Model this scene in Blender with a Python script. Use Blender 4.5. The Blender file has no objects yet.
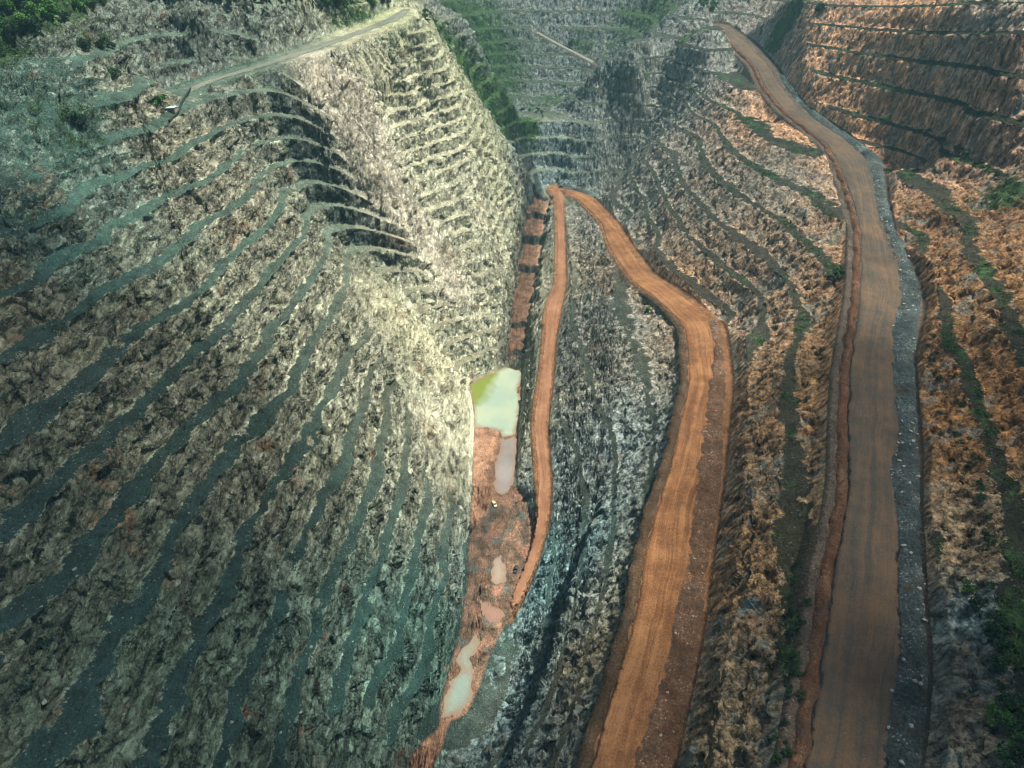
import bpy, bmesh, math, random
import numpy as np
from mathutils import Vector, Matrix

random.seed(7)
rng = np.random.default_rng(11)
scene = bpy.context.scene
col = scene.collection
R = math.radians

# ------------------------------------------------------------------ camera
HC, PITCH, FPX = 300.0, R(36.4), 683.0
CP, SP = math.cos(PITCH), math.sin(PITCH)


def at(u, v, z):
    """ground point at height z that the drone camera sees in photo pixel u, v"""
    x, y = u - 512.0, v - 384.0
    f, d = CP * FPX - SP * y, SP * FPX + CP * y
    t = (HC - z) / d
    return x * t, f * t, z


cam = bpy.data.cameras.new("camera")
cam.sensor_width = 36.0
cam.lens = FPX / 1024 * 36.0
cam.clip_start, cam.clip_end = 1.0, 6000.0
camo = bpy.data.objects.new("camera", cam)
camo.location = (0, 0, HC)
camo.rotation_euler = (math.pi / 2 - PITCH, 0, 0)
col.objects.link(camo)
scene.camera = camo


# ------------------------------------------------------------------ numpy helpers
def _hash(ix, iy, seed):
    h = (ix.astype(np.int64) * 374761393 + iy.astype(np.int64) * 668265263 + seed * 1274126177) & 0xFFFFFFFF
    h = ((h ^ (h >> 13)) * 1274126177) & 0xFFFFFFFF
    h = h ^ (h >> 16)
    return (h & 0xFFFF).astype(np.float32) * np.float32(2 * math.pi / 65536.0)


def perlin(x, y, seed=0):
    x0, y0 = np.floor(x), np.floor(y)
    fx, fy = (x - x0).astype(np.float32), (y - y0).astype(np.float32)
    ix, iy = x0.astype(np.int32), y0.astype(np.int32)
    ux, uy = fx * fx * fx * (fx * (fx * 6 - 15) + 10), fy * fy * fy * (fy * (fy * 6 - 15) + 10)

    def g(dx, dy):
        a = _hash(ix + dx, iy + dy, seed)
        return np.cos(a) * (fx - dx) + np.sin(a) * (fy - dy)

    a, b, c, d = g(0, 0), g(1, 0), g(0, 1), g(1, 1)
    return ((a + (b - a) * ux) * (1 - uy) + (c + (d - c) * ux) * uy) * 1.5


def fbm(x, y, scale, octs, seed=0, gain=0.5):
    out, amp, tot = 0, 1.0, 0.0
    for o in range(octs):
        out = out + amp * perlin(x / scale + 17.3 * o, y / scale - 9.1 * o, seed + o)
        tot += amp
        amp *= gain
        scale *= 0.5
    return out / tot


def sstep(a, b, x):
    t = np.clip((x - a) / (b - a), 0, 1)
    return t * t * (3 - 2 * t)


# ------------------------------------------------------------------ traced contours of the pit (metres above the pit floor)
P = []          # control points x, y, z


def line(z, pts):
    z0, z1 = z if isinstance(z, tuple) else (z, z)
    n = len(pts)
    for i, (u, v) in enumerate(pts):
        P.append(at(u, v, z0 + (z1 - z0) * i / max(1, n - 1)))


HB = 14.0
# left wall, bench by bench
line(0, [(470, 383), (475, 420), (474, 450), (472, 500), (469, 550), (467, 590), (460, 630), (452, 665), (440, 705), (425, 740), (408, 768)])
line(1 * HB, [(412, 747), (427, 672), (445, 578), (453, 510), (455, 450)])
line(2 * HB, [(370, 747), (389, 662), (408, 587), (417, 545), (427, 480), (430, 420)])
line(3 * HB, [(333, 728), (347, 662), (366, 587), (389, 531), (403, 490), (408, 450), (412, 385)])
line(4 * HB, [(281, 747), (305, 662), (323, 602), (347, 550), (370, 495), (380, 440), (388, 390), (398, 360)])
line(5 * HB, [(225, 747), (244, 681), (281, 597), (291, 559), (319, 508), (347, 461), (364, 407), (388, 351), (402, 322)])
line(6 * HB, [(150, 747), (173, 691), (206, 625), (234, 573), (263, 517), (297, 460), (323, 410), (341, 372), (364, 343), (378, 300)])
line(7 * HB, [(52, 747), (94, 672), (141, 602), (169, 550), (188, 512), (229, 457), (264, 416), (297, 381), (317, 334), (335, 310), (346, 278), (348, 248), (368, 239), (403, 231)])
line(8 * HB, [(0, 625), (47, 587), (94, 541), (122, 508), (155, 461), (200, 419), (232, 389), (270, 331), (291, 310), (317, 269), (327, 245), (340, 222), (386, 209)])
line(9 * HB, [(0, 536), (28, 512), (61, 484), (94, 447), (136, 414), (200, 345), (226, 325), (238, 304), (273, 268), (299, 242), (310, 225), (317, 204), (332, 195), (368, 189)])
line(10 * HB, [(0, 444), (37, 411), (57, 399), (85, 380), (107, 357), (140, 332), (175, 312), (200, 289), (225, 262), (256, 238), (279, 202), (292, 187), (317, 174), (348, 168)])
line(11 * HB, [(0, 357), (50, 324), (82, 304), (120, 284), (160, 259), (185, 239), (223, 212), (254, 187), (266, 166), (289, 157), (317, 150), (358, 146)])
line(12 * HB, [(0, 279), (18, 273), (70, 250), (97, 235), (126, 220), (155, 203), (180, 189), (205, 181), (238, 154), (256, 143), (282, 133), (307, 129), (335, 124)])
line(13 * HB, [(0, 247), (26, 229), (70, 203), (97, 182), (125, 172), (150, 162), (180, 150), (213, 132), (251, 116), (289, 108), (327, 105)])
line(14 * HB, [(190, 105), (230, 94), (262, 89)])
line(15 * HB, [(190, 60), (225, 56), (256, 52)])
line(16 * HB, [(165, 27), (200, 24), (256, 20), (300, 18)])
line((182, 203), [(0, 247), (0, 150)])
line((203, 247), [(0, 150), (0, 60), (0, 0)])
line((205, 238), [(80, 120), (80, 70), (80, 20)])
line(240, [(120, 3), (190, 2)])
line(234, [(256, 4), (300, 2)])
line((200, 216), [(208, 80), (256, 66), (300, 53), (340, 38), (375, 26), (410, 10)])
line((182, 200), [(0, 247), (60, 205), (117, 155), (150, 130), (175, 95)])
P += [at(360, 3, 226), at(395, 2, 224)]
# bright spur
for (u, v) in [(470, 383), (490, 375), (490, 340), (480, 310), (500, 290), (470, 270), (440, 290), (420, 240), (450, 230), (480, 225), (510, 260), (430, 190), (470, 190), (400, 160), (430, 150),
               (460, 150), (370, 120), (400, 110), (430, 110), (345, 95)]:
    x, y = u - 512.0, v - 384.0
    f, d = CP * FPX - SP * y, SP * FPX + CP * y
    k = 0.86
    t = (282 + k * (HC - 2)) / (-x * 0.77 + f * 0.64 + k * d)
    P.append((x * t, f * t, HC - d * t))
line(0, [(505, 366)])
P += [at(350, 60, 200), at(375, 80, 186), at(405, 70, 187), at(390, 45, 203), at(420, 35, 205), at(430, 70, 182)]
P += [at(533, 184, 55), at(522, 165, 75), at(511, 147, 92), at(486, 116, 126), at(464, 81, 156), at(447, 47, 180), at(433, 22, 198)]
P += [at(527, 205, 45), at(518, 240, 32), at(512, 275, 24), at(507, 320, 12)]
P += [at(467, 22, 188), at(483, 53, 160), at(496, 81, 134), at(517, 111, 104), at(500, 130, 98), at(530, 118, 99)]
# back wall and saddle
line(57, [(533, 172), (561, 169), (583, 173)])
line(68, [(521, 159), (567, 159)])
line(79, [(517, 145), (580, 147)])
line(89, [(512, 134), (555, 132), (599, 136)])
line(97, [(512, 126), (536, 123), (599, 125)])
P += [at(545, 108, 98), at(520, 112, 97)]
line(45, [(540, 192), (560, 191), (575, 192)])
# far pit behind the saddle
P += [(-40, 830, 84), (40, 850, 80), (0, 890, 84), (90, 830, 88), (-30, 925, 110), (40, 925, 112), (110, 920, 122), (0, 960, 142), (60, 960, 146), (140, 955, 155),
      (-51, 960, 170), (20, 1000, 180), (100, 1000, 186), (180, 980, 186), (-80, 1000, 200), (-150, 1000, 235), (0, 1080, 230), (100, 1100, 236), (200, 1080, 236), (300, 1000, 245),
      (-80, 850, 130), (-120, 800, 180), (-100, 720, 212), (-160, 700, 232), (-260, 620, 245), (-200, 900, 220), (-300, 1000, 250), (-300, 1200, 260), (0, 1300, 260), (300, 1300, 265)]
# right wall
line((56, 57), [(604, 172), (619, 187), (630, 216), (639, 245)])
line((69, 71), [(616, 154), (630, 175), (645, 204), (657, 242), (685, 277), (710, 296), (732, 312)])
line((82, 85), [(627, 140), (642, 160), (657, 186), (668, 210), (691, 242), (726, 271), (751, 289), (760, 330)])
line((94, 99), [(633, 125), (654, 143), (668, 163), (677, 181), (695, 205), (724, 230), (757, 252), (790, 290), (800, 340)])
line((106, 112), [(648, 107), (671, 125), (695, 143), (704, 175), (724, 192), (748, 207), (777, 222), (800, 239), (822, 262)])
line((120, 124), [(657, 94), (683, 106), (706, 125), (724, 151), (750, 166), (780, 184), (809, 197), (822, 207)])
line((134, 136), [(661, 75), (692, 90), (724, 109), (739, 118), (765, 140), (794, 145), (812, 150)])
line((148, 150), [(660, 59), (692, 69), (724, 78), (742, 86)])
line((162, 164), [(680, 49), (705, 52)])
P += [at(600, 80, 132), at(605, 95, 118), at(602, 62, 148), at(570, 111, 102), at(640, 55, 158), at(650, 47, 160), at(700, 15, 184), at(630, 45, 160), at(720, 5, 192), at(745, 10, 196)]
P += [(100, 800, 118), (140, 830, 150), (190, 850, 190), (240, 880, 196)]
line((118, 120), [(905, 245), (924, 308), (941, 370), (951, 421), (965, 462), (978, 503), (985, 559), (980, 588), (993, 638), (1000, 688), (1008, 726)])
line((134, 134), [(893, 172), (915, 189), (941, 212), (963, 245), (983, 287), (998, 320), (1018, 362)])
line((149, 150), [(800, 102), (830, 109), (873, 120), (913, 131), (943, 145), (980, 165), (1005, 180), (1024, 190)])
line((166, 177), [(768, 57), (800, 67), (843, 77), (888, 87), (928, 95), (968, 105), (1024, 122)])
line((180, 202), [(768, 36), (793, 39), (843, 46), (883, 51), (928, 57), (975, 64), (1024, 71)])
line((195, 224), [(768, 16), (830, 18), (875, 19), (943, 22), (1024, 27)])
line((203, 238), [(790, 2), (900, 0), (1024, 4)])
P += [(380, 600, 240), (300, 720, 218), (420, 760, 250), (500, 700, 255), (480, 480, 246), (420, 350, 225), (430, 200, 225), (400, 0, 240), (560, 300, 255), (340, 300, 178), (300, 240, 170), (350, 900, 240)]
# the same walls carried on below the frame
P += [(-65, 0, 0), (-120, 0, 48), (-200, 0, 118), (-300, 0, 215), (-380, 0, 240), (-75, -120, 0), (-200, -120, 110), (-330, -120, 230),
      (-40, 0, 1), (5, 0, 62), (70, 0, 104), (125, 0, 135), (200, 0, 180), (300, 0, 228), (-45, -120, 1), (70, -120, 100), (200, -120, 190), (330, -120, 240),
      (-350, 300, 247), (-350, 120, 238), (-420, 500, 252), (-420, 0, 250), (-420, 800, 255), (-300, 450, 247), (-280, 150, 205), (220, 120, 175)]

# roads: left edge px, right edge px, height
UP = [((714, 26), (723, 25), 171), ((737, 47), (748, 45), 165), ((757, 67), (768, 66), 158), ((764, 85), (779, 84), 151.5), ((783, 110), (800, 110), 144.5), ((800, 123), (820, 122), 141), ((833, 147), (848, 142), 135), ((845, 170), (869, 165), 130),
      ((850, 192), (875, 192), 126), ((861, 230), (881, 230), 121), ((864, 267), (898, 263), 117.5), ((863, 304), (906, 300), 115), ((855, 347), (895, 345), 113), ((850, 384), (896, 384), 111.5), ((849, 446), (899, 446), 109.5),
      ((850, 489), (896, 489), 108.5), ((843, 544), (897, 544), 107), ((835, 576), (897, 576), 106.5), ((827, 651), (900, 651), 105.5), ((818, 716), (890, 712), 104.5), ((809, 768), (882, 768), 104)]
MID = [((560, 191), (566, 189), 45), ((579, 199), (586, 195), 47), ((602, 224), (613, 222), 53), ((612, 249), (624, 243), 57), ((629, 278), (648, 274), 62), ((662, 303), (683, 296), 66), ((684, 326), (717, 323), 69.5), ((687, 347), (721, 347), 71.5),
       ((689, 384), (724, 384), 74), ((682, 416), (720, 416), 74), ((672, 466), (714, 466), 73), ((654, 519), (706, 519), 72), ((644, 559), (699, 559), 71.5), ((642, 580), (697, 580), 71), ((632, 633), (688, 633), 70), ((612, 701), (672, 701), 69), ((592, 768), (655, 768), 68)]
LOW = [((548, 189), (563, 188), 45), ((556, 199), (563, 198), 44), ((557, 242), (565, 242), 40), ((556, 284), (566, 284), 35), ((547, 307), (559, 312), 32), ((544, 342), (555, 342), 28), ((539, 384), (552, 384), 23), ((534, 415), (548, 415), 19.5),
       ((534, 434), (547, 434), 17), ((538, 484), (551, 484), 12), ((537, 524), (548, 526), 8), ((527, 559), (537, 563), 4.8), ((513, 592), (524, 598), 2.2), ((503, 612), (512, 618), 1.2)]
RAMP = [((402, 8), (412, 10), 217), ((390, 16), (398, 21), 215), ((375, 24), (375, 28), 213), ((340, 36), (342, 41), 210), ((300, 50), (301, 56), 207), ((256, 64), (257, 70), 204), ((208, 78), (208, 84), 200), ((172, 92), (180, 99), 196), ]
FAR = [((537, 31), (538, 33), 150), ((551, 39), (552, 41.5), 144), ((569, 48), (570, 51), 136), ((585, 56), (586, 59), 129), ((598, 63), (599, 67), 123)]


def road_nodes(src, step=4.0):
    L = np.array([at(a[0], a[1], z) for a, b, z in src])
    Rr = np.array([at(b[0], b[1], z) for a, b, z in src])
    C = (L + Rr) / 2
    d = np.r_[0, np.cumsum(np.linalg.norm(np.diff(C[:, :2], axis=0), axis=1))]
    n = max(8, int(d[-1] / step))
    s = np.linspace(0, d[-1], n)
    # smooth through cubic (Catmull-Rom style) by repeated averaging of a dense polyline
    def rs(a):
        v = np.interp(s, d, a)
        for _ in range(6):
            v[1:-1] = (v[:-2] + 2 * v[1:-1] + v[2:]) / 4
        return v
    c = np.stack([rs(C[:, i]) for i in range(3)], 1)
    w = rs(np.linalg.norm((L - Rr)[:, :2], axis=1)) / 2
    # extend both ends
    return c, w


def extend(c, w, length, at_end=True, dz=0.0):
    k = 6
    dirv = (c[-1] - c[-1 - k]) if at_end else (c[0] - c[k])
    dirv = dirv.copy()
    dirv[2] = 0
    dirv /= np.linalg.norm(dirv)
    n = int(length / 4)
    e = (c[-1] if at_end else c[0]) + dirv[None, :] * (np.arange(1, n + 1) * 4.0)[:, None]
    e[:, 2] += dz * np.arange(1, n + 1) / n
    ww = np.full(n, w[-1] if at_end else w[0])
    return (np.vstack([c, e]), np.r_[w, ww]) if at_end else (np.vstack([e[::-1], c]), np.r_[ww[::-1], w])


roads = {}
roads["up"] = extend(*road_nodes(UP), 110)
roads["mid"] = extend(*road_nodes(MID), 110)
roads["low"] = road_nodes(LOW)
roads["ramp"] = road_nodes(RAMP)
for nm in ("up", "mid", "low", "ramp"):
    c, w = roads[nm]
    for i in range(0, len(c), 9):
        P.append(tuple(c[i]))
c, w = roads["up"]
print("upper road widths", w[::12])
c, w = roads["mid"]
print("mid road widths", w[::12])

P = np.array(P)
# ------------------------------------------------------------------ smooth pit surface: thin plate spline through the contours
def tps(P, lam):
    X = P[:, :2] / 100.0
    n = len(X)
    d2 = ((X[:, None] - X[None]) ** 2).sum(-1)
    K = 0.5 * d2 * np.log(d2 + 1e-12)
    A = np.zeros((n + 3, n + 3))
    A[:n, :n] = K + lam * np.eye(n)
    A[:n, n] = 1
    A[:n, n + 1:] = X
    A[n, :n] = 1
    A[n + 1:, :n] = X.T
    b = np.r_[P[:, 2], 0, 0, 0]
    s = np.linalg.solve(A, b)

    def ev(x, y):
        q = np.stack([x.ravel(), y.ravel()], 1).astype(np.float64) / 100.0
        out = np.empty(len(q))
        for i in range(0, len(q), 20000):
            qq = q[i:i + 20000]
            d2 = ((qq[:, None] - X[None]) ** 2).sum(-1)
            out[i:i + 20000] = (0.5 * d2 * np.log(d2 + 1e-12)) @ s[:n] + s[n] + qq @ s[n + 1:]
        return out.reshape(x.shape)
    return ev, s


ev, _ = tps(P, 0.004)
X0, X1, Y0, Y1 = -460.0, 620.0, -150.0, 1420.0
CG = 4.0
gx = np.arange(X0, X1 + CG, CG)
gy = np.arange(Y0, Y1 + CG, CG)
GX, GY = np.meshgrid(gx, gy)
Zc = ev(GX, GY)
r = ev(P[:, 0], P[:, 1]) - P[:, 2]
print("control points", len(P), "rms", float(np.sqrt((r ** 2).mean())), "max", float(abs(r).max()))


class Field:
    def __init__(self, a, x0, y0, h):
        self.a, self.x0, self.y0, self.h = a.astype(np.float32), x0, y0, h

    def __call__(self, x, y):
        fx = np.clip((x - self.x0) / self.h, 0, self.a.shape[1] - 1.001)
        fy = np.clip((y - self.y0) / self.h, 0, self.a.shape[0] - 1.001)
        ix, iy = fx.astype(np.int32), fy.astype(np.int32)
        tx, ty = (fx - ix).astype(np.float32), (fy - iy).astype(np.float32)
        a = self.a
        return (a[iy, ix] * (1 - tx) + a[iy, ix + 1] * tx) * (1 - ty) + (a[iy + 1, ix] * (1 - tx) + a[iy + 1, ix + 1] * tx) * ty


G = 1.0
x1 = np.arange(X0, X1, G)
y1 = np.arange(Y0, Y1, G)
XX, YY = np.meshgrid(x1, y1)
Z = Field(Zc, X0, Y0, CG)(XX, YY)
for _ in range(3):
    Z[1:-1] = (Z[:-2] + 2 * Z[1:-1] + Z[2:]) / 4
    Z[:, 1:-1] = (Z[:, :-2] + 2 * Z[:, 1:-1] + Z[:, 2:]) / 4
Z = np.clip(Z, -2, 285)

# axis of the pit floor: left / right side
axis = np.array([(-75, -150), (-60, 0), (-36, 140), (-25, 200), (-8, 300), (2, 350), (0, 431), (6, 520), (14, 600), (24, 668), (15, 700), (-5, 745), (-10, 820), (-120, 900), (-200, 1420)], float)
side = XX - np.interp(YY, axis[:, 1], axis[:, 0])
WR = sstep(-12, 12, side)

LR = np.array([(-60, -4.3), (0, 0), (45, 3.2), (58, 4), (71, 5), (85, 6), (98.5, 7), (112, 8), (124, 9), (136, 10), (150, 11), (176, 12), (200, 13), (223, 14), (250, 15.2), (420, 23)])
SC = np.interp(YY, [480, 700], [1.0, 1.61])
macro = fbm(XX, YY, 70, 3, 3) * 2.5
Zm = Z + macro * sstep(2, 25, Z)
Zs = np.where(Zm > 150, 150 + (Zm - 150) * SC, Zm)
# finer crumbled benches on the bright spur, none on chutes and dump slopes
fZ = Field(Z, X0, Y0, G)


def hit0(u, v):
    """view ray against the smooth pit surface"""
    x, y = u - 512.0, v - 384.0
    f, d = CP * FPX - SP * y, SP * FPX + CP * y
    t = np.arange(0.12, 2.2, 0.0015)
    below = HC - d * t < fZ(x * t, f * t)
    i = int(np.argmax(below)) if below.any() else len(t) - 1
    return x * t[i], f * t[i], HC - d * t[i]


def blob(u, v, z, rad):
    x, y, _ = hit0(u, v)
    return np.exp(-((XX - x) ** 2 + (YY - y) ** 2) / (2 * rad * rad))


spur = np.clip(sum(blob(u, v, z, 38) for u, v, z in [(400, 90, 165), (430, 130, 130), (400, 50, 190), (450, 170, 100), (470, 130, 115), (440, 70, 160), (490, 190, 75), (490, 250, 45)]), 0, 1)
Q = (1 - spur) / HB + spur / 9.0
B = WR * np.interp(Zs, LR[:, 0], LR[:, 1]) + (1 - WR) * Zm * Q
dump = np.clip(sum(blob(u, v, z, rr) for u, v, z, rr in [(15, 140, 206, 17), (50, 95, 214, 18), (15, 200, 195, 11), (0, 80, 223, 26), (-70, 130, 220, 26)]), 0, 1)
chute = np.zeros_like(Z)
for (u, v, z) in [(322, 78, 0), (334, 92, 0), (346, 108, 0), (356, 124, 0), (366, 142, 0), (376, 160, 0), (386, 178, 0), (396, 198, 0), (408, 216, 0), (422, 234, 0), (436, 254, 0), (448, 276, 0), (380, 150, 0), (395, 180, 0), (370, 115, 0)]:
    chute = np.maximum(chute, blob(u, v, z, 12))
nose = np.clip(sum(blob(u, v, z, 20) for u, v, z in [(385, 290, 75), (400, 330, 58), (425, 360, 36), (445, 400, 22), (455, 440, 14), (462, 480, 8), (465, 430, 6)]), 0, 1)
far = sstep(800, 900, YY)
lowright = sstep(0, 10, side) * sstep(75, 55, Z) * sstep(640, 560, YY)
STR = np.clip(1 - 0.25 * spur - 0.7 * dump - 0.95 * np.clip(1.4 * chute, 0, 1) - 0.72 * nose - 0.15 * far, 0.05, 1)
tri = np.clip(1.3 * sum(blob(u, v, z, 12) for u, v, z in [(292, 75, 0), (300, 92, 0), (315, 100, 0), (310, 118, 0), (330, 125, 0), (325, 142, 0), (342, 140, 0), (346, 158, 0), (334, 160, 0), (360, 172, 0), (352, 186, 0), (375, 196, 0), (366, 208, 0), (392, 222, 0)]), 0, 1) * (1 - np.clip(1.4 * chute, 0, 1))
STR *= 1 - (0.40 * sstep(0.12, 0.34, fbm(XX, YY, 55, 3, 45)) + 0.25 * sstep(0.1, 0.4, fbm(XX, YY, 24, 2, 46))) * (1 - 0.75 * WR) * (1 - tri)
top = sstep(228, 240, Z)
STR *= 1 - 0.9 * top
nb = fbm(XX, YY, 40, 3, 21) * 0.18 + fbm(XX, YY, 12, 3, 31) * 0.24 + fbm(XX, YY, 5, 2, 36) * 0.10
rib = 1 - abs(fbm(XX, YY, 13, 2, 41)) * 2.2
nb *= 1 - 0.5 * WR
nb += WR * rib * 0.07
NB = nb * (1 - 0.5 * top)
STR = np.maximum(STR, tri)
WB = np.clip(0.36 * tri + 0.10 * spur + 0.38 + 0.26 * fbm(XX, YY, 45, 3, 51) - 0.07 * WR - 0.08 * lowright, 0.10, 0.74)

# ------------------------------------------------------------------ clamps: roads, pit floor
LO = np.full_like(Z, -1e3)
UPR = np.full_like(Z, 1e3)
ROADD = np.full_like(Z, 1e3)     # distance outside the nearest road edge


def clamp_road(c, w, ku, kf, extra_l=0.0, extra_r=0.0, reach=45, sink=0.35):
    """cut and fill the terrain to a road"""
    global LO, UPR, ROADD
    best = np.full_like(Z, 1e6)
    zr = np.zeros_like(Z)
    for i in range(len(c) - 1):
        a, b = c[i], c[i + 1]
        wm = max(w[i], w[i + 1]) + reach + max(extra_l, extra_r)
        xa, xb = min(a[0], b[0]) - wm, max(a[0], b[0]) + wm
        ya, yb = min(a[1], b[1]) - wm, max(a[1], b[1]) + wm
        i0, i1 = np.clip([int(xa - X0), int(xb - X0) + 1], 0, Z.shape[1])
        j0, j1 = np.clip([int(ya - Y0), int(yb - Y0) + 1], 0, Z.shape[0])
        if i1 <= i0 or j1 <= j0:
            continue
        x, y = XX[j0:j1, i0:i1], YY[j0:j1, i0:i1]
        dx, dy = b[0] - a[0], b[1] - a[1]
        L2 = dx * dx + dy * dy + 1e-9
        t = np.clip(((x - a[0]) * dx + (y - a[1]) * dy) / L2, 0, 1)
        cr = (x - a[0]) * dy - (y - a[1]) * dx        # >0 on the right of travel
        d = np.hypot(x - a[0] - t * dx, y - a[1] - t * dy) - (w[i] + t * (w[i + 1] - w[i])) - np.where(cr > 0, extra_r, extra_l)
        s = best[j0:j1, i0:i1]
        m = d < s
        s[m] = d[m]
        zr[j0:j1, i0:i1][m] = (a[2] + t * (b[2] - a[2]))[m]
    m = best < reach
    dd = np.maximum(best, 0)
    LO = np.where(m, np.maximum(LO, zr - sink - dd * kf), LO)
    UPR = np.where(m, np.minimum(UPR, zr - sink + dd * ku), UPR)
    ROADD = np.minimum(ROADD, best)


# travel runs from far to near, so the photo's left is on the right of travel
clamp_road(*roads["up"], 2.2, 1.7, extra_l=7.0, extra_r=7.0, reach=30)
clamp_road(*roads["mid"], 2.0, 1.15, extra_l=4.5, extra_r=1.0, reach=30)
clamp_road(*roads["low"], 1.5, 1.1, extra_l=0.5, extra_r=1.5, reach=25)
clamp_road(*roads["ramp"], 2.0, 2.6, extra_l=1, extra_r=1, reach=12)


fp = np.array([hit0(u, v) for u, v in [(537, 32), (551, 40), (569, 49.5), (585, 57.5), (598, 65)]])
q_ = np.linspace(0, 4, 60)
fc = np.stack([np.interp(q_, range(5), fp[:, i]) for i in range(3)], 1)
for _ in range(60):
    fc[1:-1] = (fc[:-2] + 2 * fc[1:-1] + fc[2:]) / 4
fw = np.full(60, 4.0)
clamp_road(fc, fw, 1.4, 1.2, reach=14)


def sdf(poly, pad=60):
    """signed distance (negative inside) on the 1 m grid, 1e3 away from the polygon"""
    poly = np.array(poly, float)[:, :2]
    out = np.full_like(Z, 1e3)
    i0, i1 = np.clip([int(poly[:, 0].min() - pad - X0), int(poly[:, 0].max() + pad - X0) + 1], 0, Z.shape[1])
    j0, j1 = np.clip([int(poly[:, 1].min() - pad - Y0), int(poly[:, 1].max() + pad - Y0) + 1], 0, Z.shape[0])
    x, y = XX[j0:j1, i0:i1], YY[j0:j1, i0:i1]
    d = np.full(x.shape, 1e6)
    ins = np.zeros(x.shape, bool)
    n = len(poly)
    for i in range(n):
        a, b = poly[i], poly[(i + 1) % n]
        e = b - a
        t = np.clip(((x - a[0]) * e[0] + (y - a[1]) * e[1]) / (e @ e + 1e-9), 0, 1)
        d = np.minimum(d, np.hypot(x - a[0] - t * e[0], y - a[1] - t * e[1]))
        c1 = (a[1] > y) != (b[1] > y)
        xi = a[0] + (y - a[1]) / (b[1] - a[1] + 1e-12) * e[0]
        ins ^= c1 & (x < xi)
    out[j0:j1, i0:i1] = np.where(ins, -d, d)
    return out


FL = [(505, 367), (470, 384), (475, 420), (474, 450), (472, 500), (469, 550), (467, 590), (460, 630), (452, 665), (441, 705), (440, 722), (438, 730), (424, 742), (406, 768), (380, 800),
      (425, 800), (436, 768), (441, 750), (446, 732), (450, 722), (466, 714), (478, 690), (488, 662), (497, 640), (510, 618), (518, 603), (528, 578), (533, 555), (533, 530), (527, 505), (516, 485), (517, 455), (518, 425), (521, 400), (522, 371)]
FLW = [at(u, v, 0) for u, v in FL]
FLD = sdf(FLW)
POND = [(505, 366), (469, 384), (472, 400), (474, 427), (492, 429), (501, 431), (501, 437), (514, 436), (518, 420), (521, 402), (518, 388), (524, 371)]
MUD = [(501, 440), (516, 436), (516, 470), (509, 493), (496, 494), (494, 470), (499, 452)]
POOL = [(476, 636), (478, 643), (471, 658), (474, 676), (471, 698), (461, 712), (443, 716), (447, 691), (455, 677), (464, 669), (457, 661), (463, 648)]
PUD = [(483, 612), (480, 600), (490, 606), (503, 610), (506, 616), (498, 622), (488, 622)]
PUD2 = [(492, 562), (500, 556), (506, 566), (505, 580), (497, 586), (490, 580)]
waters = {n: [at(u, v, 0) for u, v in p] for n, p in (("POND", POND), ("MUD", MUD), ("POOL", POOL), ("PUD", PUD), ("PUD2", PUD2))}
wd = np.full_like(Z, 1e3)
wsd = {}
for n, p in waters.items():
    wsd[n] = sdf(p, 40)
    wd = np.minimum(wd, wsd[n])
edge = fbm(XX, YY, 7, 3, 61)
zfloor = np.clip((wd + edge * 3.0) * 0.16, -0.9, 0.55) + 0.35 * np.maximum(0, fbm(XX, YY, 12, 3, 62)) * sstep(0, 3, wd)
m = FLD < 60
fd = np.maximum(FLD + edge * 1.5, 0)
LO = np.where(m, np.maximum(LO, zfloor), LO)
UPR = np.where(m & (fd < 40), np.minimum(UPR, zfloor + fd * 2.2), UPR)
LO = np.minimum(LO, UPR)
# stepped slot behind the pond
CH = [(506, 360, 2), (507, 340, 6), (511, 320, 11), (514, 297, 12), (518, 275, 13), (520, 258, 20), (523, 240, 25), (526, 222, 30), (530, 205, 38), (536, 196, 44),
      (552, 196, 44), (549, 205, 38), (546, 222, 30), (544, 240, 25), (540, 258, 20), (537, 275, 13), (533, 297, 12), (529, 320, 11), (526, 340, 6), (524, 362, 2)]
CHD = sdf([at(*q) for q in CH], 30) + 5 * fbm(XX, YY, 9, 3, 67)
zch = 0.6 * fbm(XX, YY, 5, 3, 68) + np.interp(YY + 9 * fbm(XX, YY, 14, 3, 66), [425, 443, 446, 474, 477, 558, 561, 603, 606, 640, 643, 660, 672], [0.4, 0.6, 6, 6.2, 11, 13, 20, 20.3, 29, 29.6, 36, 38, 44])
cd = np.maximum(CHD, 0)
m = CHD < 25
UPR = np.where(m, np.minimum(UPR, zch + cd * 2.6), UPR)
LO = np.where(m, np.minimum(np.maximum(LO, zch - cd * 3), UPR), LO)

fB, fNB, fWB, fSTR, fWR, fSC, fQ = (Field(a, X0, Y0, G) for a in (B, NB, WB, STR, WR, SC, Q))
fLO, fUP, fFLD, fRD, fCH, fWD = (Field(a, X0, Y0, G) for a in (LO, UPR, FLD, ROADD, CHD, wd))
fDump, fChute, fSpur, fNose, fTop, fTri = (Field(a, X0, Y0, G) for a in (dump, chute, spur, nose, top, tri))


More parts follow.
